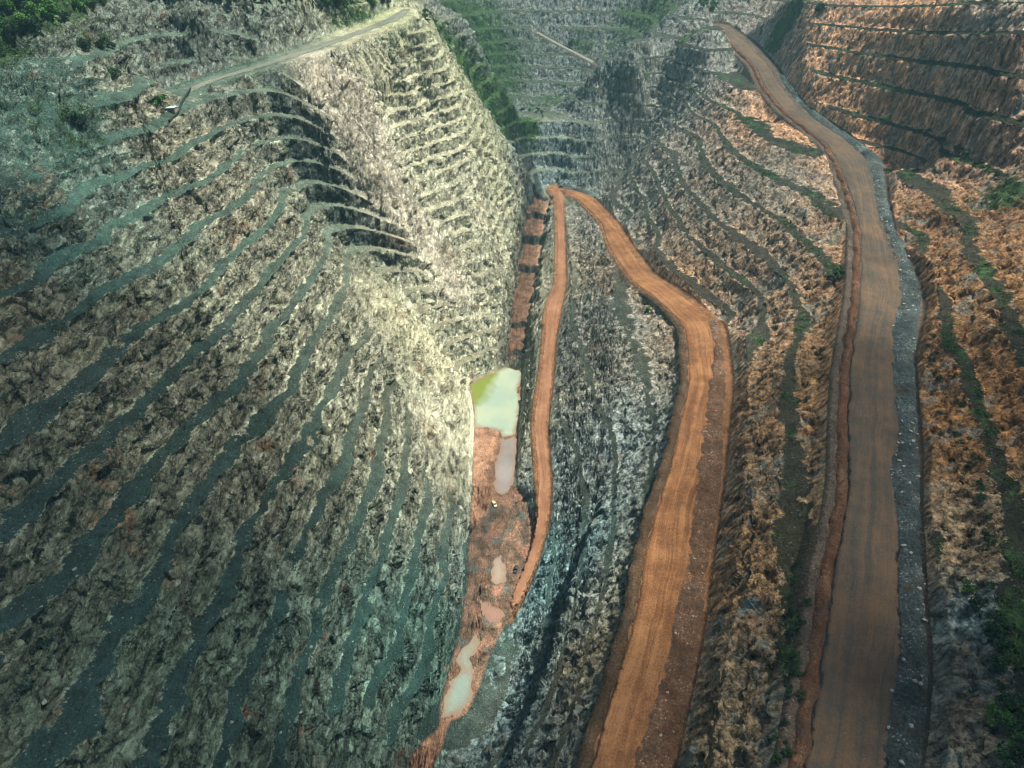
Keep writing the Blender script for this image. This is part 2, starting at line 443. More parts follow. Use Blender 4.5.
def height(x, y, full=False):
    b, nbv, wb, st, wr, sc = fB(x, y), fNB(x, y), fWB(x, y), fSTR(x, y), fWR(x, y), fSC(x, y)
    bb = b + nbv + wb / 2
    n = np.floor(bb)
    u = bb - n
    v = np.clip((u - wb) / (1 - wb), 0, 1)
    face = np.where(v < 0.28, v * 0.62, 0.1736 + (v - 0.28) * (1 - 0.1736) / 0.72)
    led = sstep(0.50, 0.53, v) - sstep(0.53, 0.72, v)
    face = np.where((v > 0.4) & (v < 0.72), face - 0.075 * led, face)
    face = face + 0.075 * (sstep(0.46, 0.52, v) - sstep(0.56, 0.70, v))
    T = n + np.where(u < wb, (u / wb - 0.5) * 0.10, 0.05 + 0.90 * face)
    T = b + st * (T - b)
    zs = np.interp(T, LR[:, 1], LR[:, 0])
    zr = np.where(zs > 150, 150 + (zs - 150) / sc, zs)
    z = wr * zr + (1 - wr) * T / fQ(x, y)
    lo, up = fLO(x, y), fUP(x, y)
    zc = np.minimum(np.maximum(z, lo), up)
    if not full:
        return zc
    sd = np.where(u < wb, -np.minimum(u, wb - u), np.minimum(u - wb, 1 - u))
    fm = np.clip(0.5 + sd / 0.26, 0, 1)
    fm = np.where((u > wb) & (wr < 0.5), fm - 0.52 * (sstep(0.47, 0.51, v) - sstep(0.56, 0.64, v)), fm)
    fm = np.maximum(fm, 1 - sstep(0.15, 0.7, st))
    rel = np.where(u < wb, 0.06, sstep(0.0, 0.10, v) * sstep(1.0, 0.95, v) * 0.9 + 0.1)
    rel = np.maximum(rel, 0.8 * (1 - sstep(0.15, 0.7, st)))
    cut = (z > up + 0.3)
    fm = np.where(cut, 1.0, fm)
    rel = np.where(cut, 0.8, rel)
    fill = (z < lo - 0.3)
    return zc, fm.astype(np.float32), rel.astype(np.float32), fill


# ------------------------------------------------------------------ materials helpers
def new_mat(name):
    m = bpy.data.materials.new(name)
    m.use_nodes = True
    nt = m.node_tree
    nt.nodes.clear()
    out = nt.nodes.new("ShaderNodeOutputMaterial")
    bs = nt.nodes.new("ShaderNodeBsdfPrincipled")
    nt.links.new(bs.outputs[0], out.inputs[0])
    bs.inputs["Roughness"].default_value = 0.9
    bs.inputs["Specular IOR Level"].default_value = 0.2
    return m, nt, bs, out


class NT:
    def __init__(self, nt):
        self.nt = nt

    def n(self, t, **kw):
        nd = self.nt.nodes.new(t)
        for k, v in kw.items():
            setattr(nd, k, v)
        return nd

    def link(self, a, b):
        self.nt.links.new(a, b)

    def val(self, sock, v):
        if hasattr(v, "is_linked") or isinstance(v, bpy.types.NodeSocket):
            self.link(v, sock)
        else:
            sock.default_value = v

    def math(self, op, a, b=0.0, c=None, clamp=False):
        nd = self.n("ShaderNodeMath", operation=op, use_clamp=clamp)
        self.val(nd.inputs[0], a)
        self.val(nd.inputs[1], b)
        if c is not None:
            self.val(nd.inputs[2], c)
        return nd.outputs[0]

    def mix(self, f, a, b, mode="MIX"):
        nd = self.n("ShaderNodeMix", data_type="RGBA", blend_type=mode)
        self.val(nd.inputs[0], f)
        self.val(nd.inputs[6], a if not isinstance(a, tuple) else (*a, 1)[:4])
        self.val(nd.inputs[7], b if not isinstance(b, tuple) else (*b, 1)[:4])
        return nd.outputs[2]

    def noise(self, vec, scale, detail=4, rough=0.55, dist=0.0):
        nd = self.n("ShaderNodeTexNoise")
        self.link(vec, nd.inputs["Vector"])
        nd.inputs["Scale"].default_value = scale
        nd.inputs["Detail"].default_value = detail
        nd.inputs["Roughness"].default_value = rough
        nd.inputs["Distortion"].default_value = dist
        return nd.outputs[0]

    def voro(self, vec, scale, feature="F1", rand=1.0):
        nd = self.n("ShaderNodeTexVoronoi", feature=feature)
        self.link(vec, nd.inputs["Vector"])
        nd.inputs["Scale"].default_value = scale
        nd.inputs["Randomness"].default_value = rand
        return nd.outputs[0]

    def coords(self):
        return self.n("ShaderNodeTexCoord").outputs["Object"]

    def mapping(self, vec, rot=(0, 0, 0), scale=(1, 1, 1)):
        nd = self.n("ShaderNodeMapping")
        self.link(vec, nd.inputs[0])
        nd.inputs["Rotation"].default_value = rot
        nd.inputs["Scale"].default_value = scale
        return nd.outputs[0]

    def ramp(self, f, stops):
        nd = self.n("ShaderNodeValToRGB")
        el = nd.color_ramp.elements
        while len(el) < len(stops):
            el.new(0.5)
        for e, (p, c) in zip(el, stops):
            e.position = p
            e.color = (*c, 1) if len(c) == 3 else c
        self.link(f, nd.inputs[0])
        return nd.outputs[0]

    def mr(self, v, a, b, c=0.0, d=1.0):
        nd = self.n("ShaderNodeMapRange")
        self.link(v, nd.inputs[0])
        for i, q in enumerate((a, b, c, d)):
            nd.inputs[1 + i].default_value = q
        return nd.outputs[0]

    def attr(self, name, what="Fac"):
        nd = self.n("ShaderNodeAttribute")
        nd.attribute_name = name
        return nd.outputs[what]

    def bump(self, h, dist, strength=1.0, normal=None):
        nd = self.n("ShaderNodeBump")
        nd.inputs["Strength"].default_value = strength
        nd.inputs["Distance"].default_value = dist
        self.link(h, nd.inputs["Height"])
        if normal is not None:
            self.link(normal, nd.inputs["Normal"])
        return nd.outputs[0]


# terrain material -------------------------------------------------
def terrain_material():
    m, nt, bs, out = new_mat("blasted_rock")
    k = NT(nt)
    co = k.coords()
    face, right, fine = k.attr("face"), k.attr("right"), k.attr("fine")
    base, bench = k.attr("rock_tint", "Color"), k.attr("bench_tint", "Color")
    # strata: rotated, squashed coordinates
    wn = k.n("ShaderNodeTexNoise")
    k.link(co, wn.inputs["Vector"])
    wn.inputs["Scale"].default_value = 0.09
    wn.inputs["Detail"].default_value = 4
    wv = k.n("ShaderNodeVectorMath", operation="MULTIPLY_ADD")
    k.link(wn.outputs["Color"], wv.inputs[0])
    wv.inputs[1].default_value = (9, 9, 9)
    k.link(co, wv.inputs[2])
    wc = wv.outputs[0]
    wv2 = k.n("ShaderNodeVectorMath", operation="MULTIPLY_ADD")
    k.link(wn.outputs["Color"], wv2.inputs[0])
    wv2.inputs[1].default_value = (3.5, 3.5, 3.5)
    k.link(co, wv2.inputs[2])
    stL = k.mapping(wv2.outputs[0], rot=(R(38), R(-30), R(25)), scale=(1.0, 0.14, 0.40))
    stR = k.mapping(wv2.outputs[0], rot=(R(8), R(-6), R(0)), scale=(1.0, 1.0, 0.10))
    nL = k.noise(stL, 0.5, 8, 0.72)
    nR = k.noise(stR, 0.40, 8, 0.70)
    nS = k.noise(co, 0.9, 6, 0.72)
    nB = k.noise(co, 0.045, 4, 0.6)
    nC = k.noise(co, 0.16, 5, 0.62)
    mixn = k.math("ADD", k.math("MULTIPLY", nL, k.math("SUBTRACT", 1.0, right)), k.math("MULTIPLY", nR, right))
    # open joints: thin dark lines where a warped noise crosses its middle value
    j1 = k.math("ABSOLUTE", k.math("SUBTRACT", k.noise(k.mapping(wc, rot=(R(38), R(-30), R(25)), scale=(1, 0.3, 0.6)), 0.26, 4, 0.6), 0.5))
    j2 = k.math("ABSOLUTE", k.math("SUBTRACT", k.noise(k.mapping(wc, rot=(R(-20), R(35), R(60)), scale=(1, 0.5, 0.35)), 0.17, 4, 0.6), 0.5))
    crack = k.math("MULTIPLY", k.mr(j1, 0.0, 0.035), k.mr(j2, 0.0, 0.028))
    fv = k.mapping(wv2.outputs[0], rot=(R(38), R(-30), R(25)), scale=(1.0, 0.5, 0.7))
    fvr = k.mapping(wv2.outputs[0], rot=(R(5), R(-4), R(10)), scale=(1.0, 1.0, 0.42))
    fvm = k.n("ShaderNodeMix", data_type="VECTOR")
    k.link(right, fvm.inputs[0])
    k.link(fv, fvm.inputs[4])
    k.link(fvr, fvm.inputs[5])
    fvec = fvm.outputs[1]

    def facet(scale):
        """tilted flat blocks: random plane per cell"""
        v = k.n("ShaderNodeTexVoronoi", feature="F1")
        k.link(fvec, v.inputs["Vector"])
        v.inputs["Scale"].default_value = scale
        d = k.n("ShaderNodeVectorMath", operation="SUBTRACT")
        k.link(fvec, d.inputs[0])
        k.link(v.outputs["Position"], d.inputs[1])
        c = k.n("ShaderNodeVectorMath", operation="SUBTRACT")
        k.link(v.outputs["Color"], c.inputs[0])
        c.inputs[1].default_value = (0.5, 0.5, 0.5)
        dt = k.n("ShaderNodeVectorMath", operation="DOT_PRODUCT")
        k.link(d.outputs[0], dt.inputs[0])
        k.link(c.outputs[0], dt.inputs[1])
        sp = k.n("ShaderNodeSeparateColor")
        k.link(v.outputs["Color"], sp.inputs[0])
        return dt.outputs["Value"], sp.outputs[0]
    f1, c1 = facet(0.17)
    f2, c2 = facet(0.45)
    f3, c3 = facet(1.1)
    tex = k.math("ADD", k.math("MULTIPLY", mixn, 0.82), k.math("MULTIPLY", nS, 0.18))
    tone = k.mr(tex, 0.37, 0.62, 0.10, 2.75)
    tone = k.math("MULTIPLY", tone, k.math("ADD", 0.62, k.math("ADD", k.math("MULTIPLY", c2, 0.38), k.math("MULTIPLY", c3, 0.38))))
    tone = k.math("MULTIPLY", tone, k.mr(crack, 0, 1, 0.62, 1.0))
    tone = k.math("MULTIPLY", tone, k.mr(nC, 0.3, 0.7, 0.7, 1.3))
    du = k.math("MULTIPLY", k.attr("dust"), 0.55)
    tone = k.math("ADD", k.math("MULTIPLY", tone, k.math("SUBTRACT", 1.0, du)), k.math("MULTIPLY", du, 1.15))
    vm = k.n("ShaderNodeVectorMath", operation="SCALE")
    k.link(base, vm.inputs[0])
    k.link(tone, vm.inputs[3])
    rock = vm.outputs[0]
    grit = k.noise(co, 2.6, 4, 0.8)
    dk = k.math("MULTIPLY", k.mr(tone, 0.0, 0.6, 0.8, 0.0), k.math("SUBTRACT", 1.0, right))
    rock = k.mix(k.math("MULTIPLY", dk, 0.75), rock, (0.012, 0.034, 0.031))
    rock = k.mix(k.mr(grit, 0.60, 0.72, 0.0, 0.35), rock, (0.50, 0.48, 0.38))
    rock = k.mix(k.mr(grit, 0.40, 0.30, 0.0, 0.55), rock, (0.02, 0.026, 0.022))
    # iron staining (left) / grey-green sound rock and pale streaks (right)
    rustf = k.math("MULTIPLY", k.mr(nB, 0.57, 0.68), k.mr(nC, 0.42, 0.6))
    rust = k.mix(k.mr(nS, 0.35, 0.65), (0.10, 0.045, 0.022), (0.36, 0.19, 0.09))
    rock = k.mix(k.math("MULTIPLY", rustf, k.mr(right, 0, 1, 0.75, 0.55)), rock, rust)
    greyf = k.math("MULTIPLY", k.mr(k.noise(k.mapping(co, scale=(1, 1, 0.3)), 0.06, 5, 0.62), 0.54, 0.62), right)
    grey = k.mix(k.mr(tex, 0.38, 0.62), (0.05, 0.075, 0.07), (0.30, 0.33, 0.27))
    rock = k.mix(k.math("MULTIPLY", greyf, 0.6), rock, grey)
    strk = k.math("MULTIPLY", k.mr(k.noise(k.mapping(co, scale=(1, 1, 0.08)), 0.11, 4, 0.6), 0.6, 0.68), right)
    rock = k.mix(k.math("MULTIPLY", strk, 0.55), rock, (0.24, 0.36, 0.34))
    blk = k.math("MULTIPLY", k.mr(k.noise(k.mapping(co, scale=(1, 1, 0.12)), 0.3, 5, 0.65), 0.56, 0.66), right)
    rock = k.mix(k.math("MULTIPLY", blk, 0.7), rock, (0.022, 0.02, 0.018))
    # broken fines on the benches
    vb = k.n("ShaderNodeVectorMath", operation="SCALE")
    k.link(bench, vb.inputs[0])
    k.link(k.math("MULTIPLY", k.mr(k.noise(co, 1.3, 7, 0.8), 0.3, 0.7, 0.3, 2.0), k.mr(k.noise(co, 0.11, 5, 0.7), 0.3, 0.7, 0.5, 1.6)), vb.inputs[3])
    speck = k.math("ADD", k.mr(k.voro(co, 0.5), 0.0, 0.2, 1.0, 0.0), k.mr(k.noise(co, 3.0, 3, 0.8), 0.62, 0.72, 0.0, 0.6), clamp=True)
    ben = k.mix(k.math("MULTIPLY", speck, 0.55), vb.outputs[0], (0.4, 0.4, 0.32))
    fm = k.mr(k.math("ADD", face, k.math("ADD", k.math("MULTIPLY", k.math("SUBTRACT", nC, 0.5), 1.0), k.math("MULTIPLY", k.math("SUBTRACT", nS, 0.5), 0.9))), 0.44, 0.56)
    colr = k.mix(fm, ben, rock)
    # ground cover
    veg = k.mr(k.math("ADD", k.attr("veg"), k.math("MULTIPLY", k.math("SUBTRACT", k.noise(co, 0.16, 7, 0.72), 0.5), 2.6)), 0.42, 0.72)
    vcol = k.mix(k.mr(k.noise(co, 0.5, 5, 0.7), 0.35, 0.65), (0.012, 0.03, 0.012), (0.06, 0.13, 0.035))
    colr = k.mix(veg, colr, vcol)
    k.link(colr, bs.inputs["Base Color"])
    # relief: true displacement of the dense mesh plus bump for what is finer
    rough = k.math("SUBTRACT", mixn, 0.5)
    h = k.math("ADD", k.math("MULTIPLY", rough, 3.0), k.math("MULTIPLY", f1, 1.5))
    h = k.math("ADD", h, k.math("MULTIPLY", f2, 1.5))
    h = k.math("ADD", h, k.math("MULTIPLY", k.math("SUBTRACT", nC, 0.5), 2.0))
    h = k.math("ADD", h, k.math("MULTIPLY", k.math("SUBTRACT", crack, 1.0), 0.5))
    hr = k.math("ADD", k.math("MULTIPLY", k.math("SUBTRACT", k.noise(k.mapping(co, scale=(1, 1, 0.12)), 0.22, 5, 0.6), 0.5), 4.5), k.math("MULTIPLY", f1, 0.9))
    hr = k.math("ADD", hr, k.math("MULTIPLY", f2, 0.7))
    h = k.math("ADD", k.math("MULTIPLY", h, k.math("SUBTRACT", 0.9, k.math("MULTIPLY", right, 0.9))), k.math("MULTIPLY", hr, k.math("MULTIPLY", right, 0.75)))
    h = k.math("MULTIPLY", h, fine)
    dsp = k.n("ShaderNodeDisplacement")
    dsp.inputs["Midlevel"].default_value = 0.0
    dsp.inputs["Scale"].default_value = 1.0
    k.link(h, dsp.inputs["Height"])
    k.link(dsp.outputs[0], out.inputs["Displacement"])
    hb = k.math("ADD", k.math("MULTIPLY", nS, 0.8), k.math("MULTIPLY", k.noise(co, 2.2, 5, 0.7), 0.6))
    hb = k.math("ADD", hb, k.math("MULTIPLY", crack, 0.35))
    hb = k.math("ADD", hb, k.math("MULTIPLY", f3, 1.3))
    k.link(k.bump(hb, 1.0, 0.9), bs.inputs["Normal"])
    m.displacement_method = "BOTH"
    return m


# ------------------------------------------------------------------ terrain mesh: polar fan about the drone, rows spread by slope length
NA, NR, NF = 2400, 1700, 3600
_q = np.linspace(-1, 1, NA)
az = R(76) * (0.55 * _q + 0.45 * _q ** 3)
rad = np.exp(np.linspace(math.log(12), math.log(1500), NF))
xs = np.empty((NR, NA), np.float32)
ys = np.empty_like(xs)
zs_ = np.empty_like(xs)
for a0 in range(0, NA, 100):
    A = az[a0:a0 + 100]
    x = np.sin(A)[None, :] * rad[:, None]
    y = np.cos(A)[None, :] * rad[:, None]
    z = height(x, y)
    z = np.where((x < X0 + 1) | (x > X1 - 2) | (y > Y1 - 2), np.maximum(z, 230), z)
    dist = np.sqrt(rad[:-1, None] ** 2 + (HC - z[:-1]) ** 2)
    ds = np.sqrt(np.diff(rad)[:, None] ** 2 + (np.diff(z, axis=0)) ** 2) / dist
    s = np.vstack([np.zeros((1, ds.shape[1])), np.cumsum(ds + 0.00012, 0)])
    for j in range(len(A)):
        q = np.linspace(0, s[-1, j], NR)
        rr = np.interp(q, s[:, j], rad)
        xs[:, a0 + j] = math.sin(A[j]) * rr
        ys[:, a0 + j] = math.cos(A[j]) * rr
zt, face_m, rel_m, fill_m = height(xs, ys, True)
zt = np.where((xs < X0 + 1) | (xs > X1 - 2) | (ys > Y1 - 2), np.maximum(zt, 230), zt)

# attributes
fld, rd, chd, wdm = fFLD(xs, ys), fRD(xs, ys), fCH(xs, ys), fWD(xs, ys)
wr = fWR(xs, ys)
dm, ch, sp, ns, tp = fDump(xs, ys), fChute(xs, ys), fSpur(xs, ys), fNose(xs, ys), fTop(xs, ys)
floorm = np.maximum(sstep(1.0, -1.0, fld), sstep(1.0, -1.5, chd) * (face_m < 2))
face_m = np.where(rd < 1, 0.0, face_m)
face_m = face_m * (1 - np.clip(dm, 0, 1) * 0.5)
face_m = np.where(fld < 0.5, 0.0, face_m)
zg = np.gradient(zt, axis=0) / np.maximum(np.hypot(np.gradient(xs, axis=0), np.gradient(ys, axis=0)), 1e-3)
face_m = np.where((chd < 0), sstep(0.5, 1.5, zg), face_m)
fine = np.clip(sstep(0.0, 6.0, rd) * sstep(0.0, 5.0, fld), 0.0, 1) * np.where(chd < 0, 0.3, 1.0)
fine = np.where(fld < 3, 0.06 + 0.9 * sstep(1, 5, wdm) * (ys < 300), fine)

# geology: rock and broken-rock colours between places; near-left ones also darkened for corner falloff
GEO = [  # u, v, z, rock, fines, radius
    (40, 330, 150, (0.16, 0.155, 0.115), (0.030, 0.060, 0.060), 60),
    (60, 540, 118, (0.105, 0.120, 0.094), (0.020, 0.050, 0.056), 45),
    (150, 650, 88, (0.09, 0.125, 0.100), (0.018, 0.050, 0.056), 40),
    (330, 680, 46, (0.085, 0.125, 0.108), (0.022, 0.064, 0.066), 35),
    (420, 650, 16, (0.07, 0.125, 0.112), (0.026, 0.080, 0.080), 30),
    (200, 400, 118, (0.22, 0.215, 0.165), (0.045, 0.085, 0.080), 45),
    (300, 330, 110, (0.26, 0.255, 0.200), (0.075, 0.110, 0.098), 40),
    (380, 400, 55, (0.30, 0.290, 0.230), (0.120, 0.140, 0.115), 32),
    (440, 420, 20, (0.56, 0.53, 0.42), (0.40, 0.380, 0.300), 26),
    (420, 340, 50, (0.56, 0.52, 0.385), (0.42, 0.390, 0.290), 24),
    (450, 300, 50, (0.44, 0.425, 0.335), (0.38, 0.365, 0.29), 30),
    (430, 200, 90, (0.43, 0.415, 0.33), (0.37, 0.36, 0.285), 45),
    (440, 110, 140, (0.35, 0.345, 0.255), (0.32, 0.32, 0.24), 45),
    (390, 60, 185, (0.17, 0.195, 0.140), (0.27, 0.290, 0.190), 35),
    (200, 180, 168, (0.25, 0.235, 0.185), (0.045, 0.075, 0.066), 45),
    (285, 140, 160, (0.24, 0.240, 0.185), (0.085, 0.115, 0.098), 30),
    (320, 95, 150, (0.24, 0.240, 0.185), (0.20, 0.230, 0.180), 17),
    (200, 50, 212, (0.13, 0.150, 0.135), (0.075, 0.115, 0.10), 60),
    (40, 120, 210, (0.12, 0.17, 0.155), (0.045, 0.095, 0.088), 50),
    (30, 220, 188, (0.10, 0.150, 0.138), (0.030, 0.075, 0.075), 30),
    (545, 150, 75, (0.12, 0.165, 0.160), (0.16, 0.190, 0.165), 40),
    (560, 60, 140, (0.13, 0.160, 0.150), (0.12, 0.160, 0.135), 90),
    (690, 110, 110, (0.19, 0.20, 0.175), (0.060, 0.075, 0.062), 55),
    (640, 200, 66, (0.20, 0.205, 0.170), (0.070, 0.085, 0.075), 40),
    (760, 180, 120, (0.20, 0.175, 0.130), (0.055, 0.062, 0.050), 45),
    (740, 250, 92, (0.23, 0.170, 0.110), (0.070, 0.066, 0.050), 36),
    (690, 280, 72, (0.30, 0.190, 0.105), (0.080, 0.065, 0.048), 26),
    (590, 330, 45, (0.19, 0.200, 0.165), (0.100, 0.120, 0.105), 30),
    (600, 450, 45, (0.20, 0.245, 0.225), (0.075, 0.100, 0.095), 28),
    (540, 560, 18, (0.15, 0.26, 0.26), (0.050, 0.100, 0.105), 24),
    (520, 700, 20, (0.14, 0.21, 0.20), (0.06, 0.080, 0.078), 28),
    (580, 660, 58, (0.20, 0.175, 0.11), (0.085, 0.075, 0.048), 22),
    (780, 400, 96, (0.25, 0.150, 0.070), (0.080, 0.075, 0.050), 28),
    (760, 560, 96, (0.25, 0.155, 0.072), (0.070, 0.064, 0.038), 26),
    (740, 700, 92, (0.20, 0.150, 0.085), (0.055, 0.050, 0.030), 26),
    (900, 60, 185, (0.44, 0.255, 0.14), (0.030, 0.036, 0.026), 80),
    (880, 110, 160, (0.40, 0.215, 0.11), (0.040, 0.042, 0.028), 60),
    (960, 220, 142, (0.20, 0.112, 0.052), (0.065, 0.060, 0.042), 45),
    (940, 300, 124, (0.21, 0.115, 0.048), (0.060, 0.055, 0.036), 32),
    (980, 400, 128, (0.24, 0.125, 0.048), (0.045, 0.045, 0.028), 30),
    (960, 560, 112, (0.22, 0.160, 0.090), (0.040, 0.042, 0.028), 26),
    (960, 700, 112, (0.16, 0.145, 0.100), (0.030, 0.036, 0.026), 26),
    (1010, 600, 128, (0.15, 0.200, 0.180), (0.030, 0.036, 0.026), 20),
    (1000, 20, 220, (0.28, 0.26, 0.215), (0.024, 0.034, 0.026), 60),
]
num_r = np.zeros((*xs.shape, 3), np.float32)
num_b = np.zeros_like(num_r)
den = np.full(xs.shape, 1e-9, np.float32)
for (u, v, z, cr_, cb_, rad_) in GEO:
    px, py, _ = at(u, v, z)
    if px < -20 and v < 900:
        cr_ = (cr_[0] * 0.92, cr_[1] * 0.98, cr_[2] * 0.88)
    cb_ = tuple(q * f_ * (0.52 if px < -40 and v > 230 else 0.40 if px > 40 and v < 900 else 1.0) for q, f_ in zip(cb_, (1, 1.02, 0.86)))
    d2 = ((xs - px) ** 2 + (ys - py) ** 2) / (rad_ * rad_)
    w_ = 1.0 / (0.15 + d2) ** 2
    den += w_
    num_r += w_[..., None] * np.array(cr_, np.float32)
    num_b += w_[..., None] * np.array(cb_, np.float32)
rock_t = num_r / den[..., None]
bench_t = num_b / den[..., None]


def lerp(c, m, t):
    return c * (1 - m[..., None]) + np.array(t, np.float32) * m[..., None]


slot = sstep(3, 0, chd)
rock_t = lerp(rock_t, slot * 0.8, (0.085, 0.075, 0.065))  # steep step faces tinted dark to carry their shade
# dusty chute and nose, earthy road margins, salmon pit floor
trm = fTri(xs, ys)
rock_t = lerp(rock_t, trm * 0.9, (0.050, 0.075, 0.070))       # shade on the wedge's bench faces painted as a dark tint
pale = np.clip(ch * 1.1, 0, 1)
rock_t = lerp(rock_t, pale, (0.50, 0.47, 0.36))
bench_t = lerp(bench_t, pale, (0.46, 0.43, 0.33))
earth = sstep(3.5, -1.0, rd) * wr
upm = sstep(88, 96, zt)[..., None]
ecol = np.array((0.185, 0.088, 0.037), np.float32) * (1 - upm) + np.array((0.082, 0.062, 0.045), np.float32) * upm
bench_t = bench_t * (1 - earth[..., None] * 0.9) + ecol * earth[..., None] * 0.9
fn = fbm(xs, ys, 9, 3, 71)
fn2 = fbm(xs, ys, 22, 2, 75)
fn3 = fbm(xs + 5 * fn2, ys * 0.6 + 4 * fn, 5, 4, 77)
sal = lerp(np.broadcast_to(np.array((0.31, 0.175, 0.105), np.float32), bench_t.shape), sstep(0.05, 0.4, fn3), (0.27, 0.15, 0.09))
mudx = np.interp(ys, [130, 268, 276, 300, 350], [-60, -40, -14, -8, 4])       # sand to the left, worked mud to the right
muddy = sstep(-2, 3, xs - mudx + 2 * fn) * sstep(346, 336, ys) * sstep(160, 190, ys)
sal = lerp(sal, muddy * (0.35 + 0.65 * sstep(-0.3, 0.15, fn3)), (0.11, 0.078, 0.052))
sal = lerp(sal, muddy * sstep(0.18, 0.34, fn2), (0.27, 0.145, 0.095))
sal = lerp(sal, muddy * sstep(0.22, 0.3, fn) * 0.8, (0.10, 0.125, 0.11))
sal = lerp(sal, sstep(1, -1, chd) * sstep(0.0, 0.4, fn3) * 0.7, (0.17, 0.145, 0.105))
bench_t = bench_t * (1 - floorm[..., None]) + sal * floorm[..., None]
wet = sstep(2.0, 0.0, wdm) * floorm
bench_t = lerp(bench_t, wet * 0.5, (0.16, 0.10, 0.07))

# where plants have taken hold: crests, far slopes, the old benches high on the right
vg = np.clip(sstep(237, 246, zt) * 1.2, 0, 1)
hi = wr * sstep(100, 118, zt) * (1 - face_m) * sstep(4, 9, rd) * (0.25 + 0.45 * sstep(-0.1, 0.3, fbm(xs, ys, 26, 3, 91)))
hi = hi * (ys < 720)
midv = wr * sstep(62, 80, zt) * (1 - face_m) * 0.5 * sstep(-0.05, 0.3, fbm(xs, ys, 20, 3, 92)) * (ys < 420)
vg = np.maximum(vg, np.maximum(hi, midv))


def vblob(u, v, z, rad_, amp=1.0):
    px, py, _ = at(u, v, z)
    return amp * np.exp(-((xs - px) ** 2 + (ys - py) ** 2) / (2 * rad_ * rad_))


for q in [(470, 60, 165, 22, 1.1), (490, 90, 135, 20, 1.1), (505, 115, 104, 18, 1.2), (450, 40, 182, 18, 0.9), (525, 122, 98, 14, 1.0), (30, 5, 245, 22, 1.1), (0, 30, 238, 12, 0.7), (60, 120, 206, 16, 0.45),
          (470, 5, 180, 60, 1.0), (560, 0, 195, 50, 0.7), (650, 5, 178, 45, 0.8), (790, 5, 205, 14, 1.2), (640, 60, 150, 14, 0.5), (360, 45, 200, 18, 0.7), (390, 65, 186, 16, 0.5), (350, 80, 178, 12, 0.5), (1010, 190, 150, 14, 0.8),
          (540, 100, 100, 25, 0.6), (580, 65, 110, 18, 0.7), (700, 8, 196, 16, 1.0), (660, 8, 180, 25, 0.9)]:
    vg = np.maximum(vg, vblob(*q))
vg = np.clip(vg, 0, 1) * sstep(0, 2, rd)

verts = np.stack([xs, ys, zt], -1).reshape(-1, 3).astype(np.float32)
idx = np.arange(NR * NA, dtype=np.int32).reshape(NR, NA)
quads = np.stack([idx[:-1, :-1], idx[:-1, 1:], idx[1:, 1:], idx[1:, :-1]], -1).reshape(-1, 4)


def mesh_np(name, V, F, smooth=True):
    me = bpy.data.meshes.new(name)
    n, f = len(V), len(F)
    k = F.shape[1]
    me.vertices.add(n)
    me.vertices.foreach_set("co", np.ascontiguousarray(V, np.float32).ravel())
    me.loops.add(f * k)
    me.loops.foreach_set("vertex_index", np.ascontiguousarray(F, np.int32).ravel())
    me.polygons.add(f)
    me.polygons.foreach_set("loop_start", np.arange(0, f * k, k, dtype=np.int32))
    me.polygons.foreach_set("use_smooth", np.full(f, smooth))
    me.update()
    return me


def fattr(me, name, a):
    at_ = me.attributes.new(name, "FLOAT", "POINT")
    at_.data.foreach_set("value", np.ascontiguousarray(a, np.float32).ravel())


def cattr(me, name, a):
    at_ = me.attributes.new(name, "FLOAT_COLOR", "POINT")
    b = np.ones((a.reshape(-1, 3).shape[0], 4), np.float32)
    b[:, :3] = a.reshape(-1, 3)
    at_.data.foreach_set("color", b.ravel())


ROCK = terrain_material()


def link(name, me, mat=None, parent=None, **props):
    o = bpy.data.objects.new(name, me)
    if mat is not None:
        me.materials.append(mat)
    col.objects.link(o)
    if parent is not None:
        o.parent = parent
    for kk, vv in props.items():
        o[kk] = vv
    return o


me = mesh_np("terrain", verts, quads)
fattr(me, "face", face_m)
fattr(me, "right", wr)
fattr(me, "fine", fine * rel_m)
fattr(me, "veg", vg)
fattr(me, "dust", np.clip(np.maximum(np.maximum(ns, ch), 0.45 * sp), 0, 1) * (1 - trm))
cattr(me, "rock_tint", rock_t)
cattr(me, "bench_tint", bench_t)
link("terrain", me, ROCK, kind="structure", category="terrain", label="terraced rock walls and muddy floor of the open pit mine")
del num_r, num_b, rock_t, bench_t


def gz(x, y):
    return float(height(np.array([x], float), np.array([y], float))[0])

def hit(u, v):
    """where the view ray through photo pixel u, v meets the ground"""
    x, y = u - 512.0, v - 384.0
    f, d = CP * FPX - SP * y, SP * FPX + CP * y
    t = np.arange(0.12, 2.2, 0.0015)
    zz = HC - d * t
    below = zz < height(x * t, f * t)
    i = int(np.argmax(below)) if below.any() else len(t) - 1
    return x * t[i], f * t[i], float(zz[i])


BLOCKER_OPACITY = 0.40
BLOCKERS = [(-175, 165, 120, 150, 120, "thin cloud added unseen to shade the near left wall"), (-330, 260, 215, 80, 80, "thin cloud added unseen to shade the upper left wall"), (190, 170, 120, 95, 130, "thin cloud added unseen to shade the near right wall"), (0, 60, 40, 130, 90, "thin cloud added unseen to shade the near end of the pit")]  # unseen, added above the frame to darken corners and near walls
HAZE = 0.000115
#@@BEGIN
# ------------------------------------------------------------------ haul roads, berms, windrows
def ribbon(c, w, across, off=None):
    """rows along the centre line c, columns across (in units of half width, positive to the right of travel)"""
    tdir = np.gradient(c[:, :2], axis=0)
    tdir /= np.linalg.norm(tdir, axis=1)[:, None] + 1e-9
    nrm = np.stack([tdir[:, 1], -tdir[:, 0]], 1)
    p = c[:, None, :2] + nrm[:, None, :] * (w[:, None] * across[None, :])[..., None]
    s = np.r_[0, np.cumsum(np.linalg.norm(np.diff(c[:, :2], axis=0), axis=1))]
    return p, s


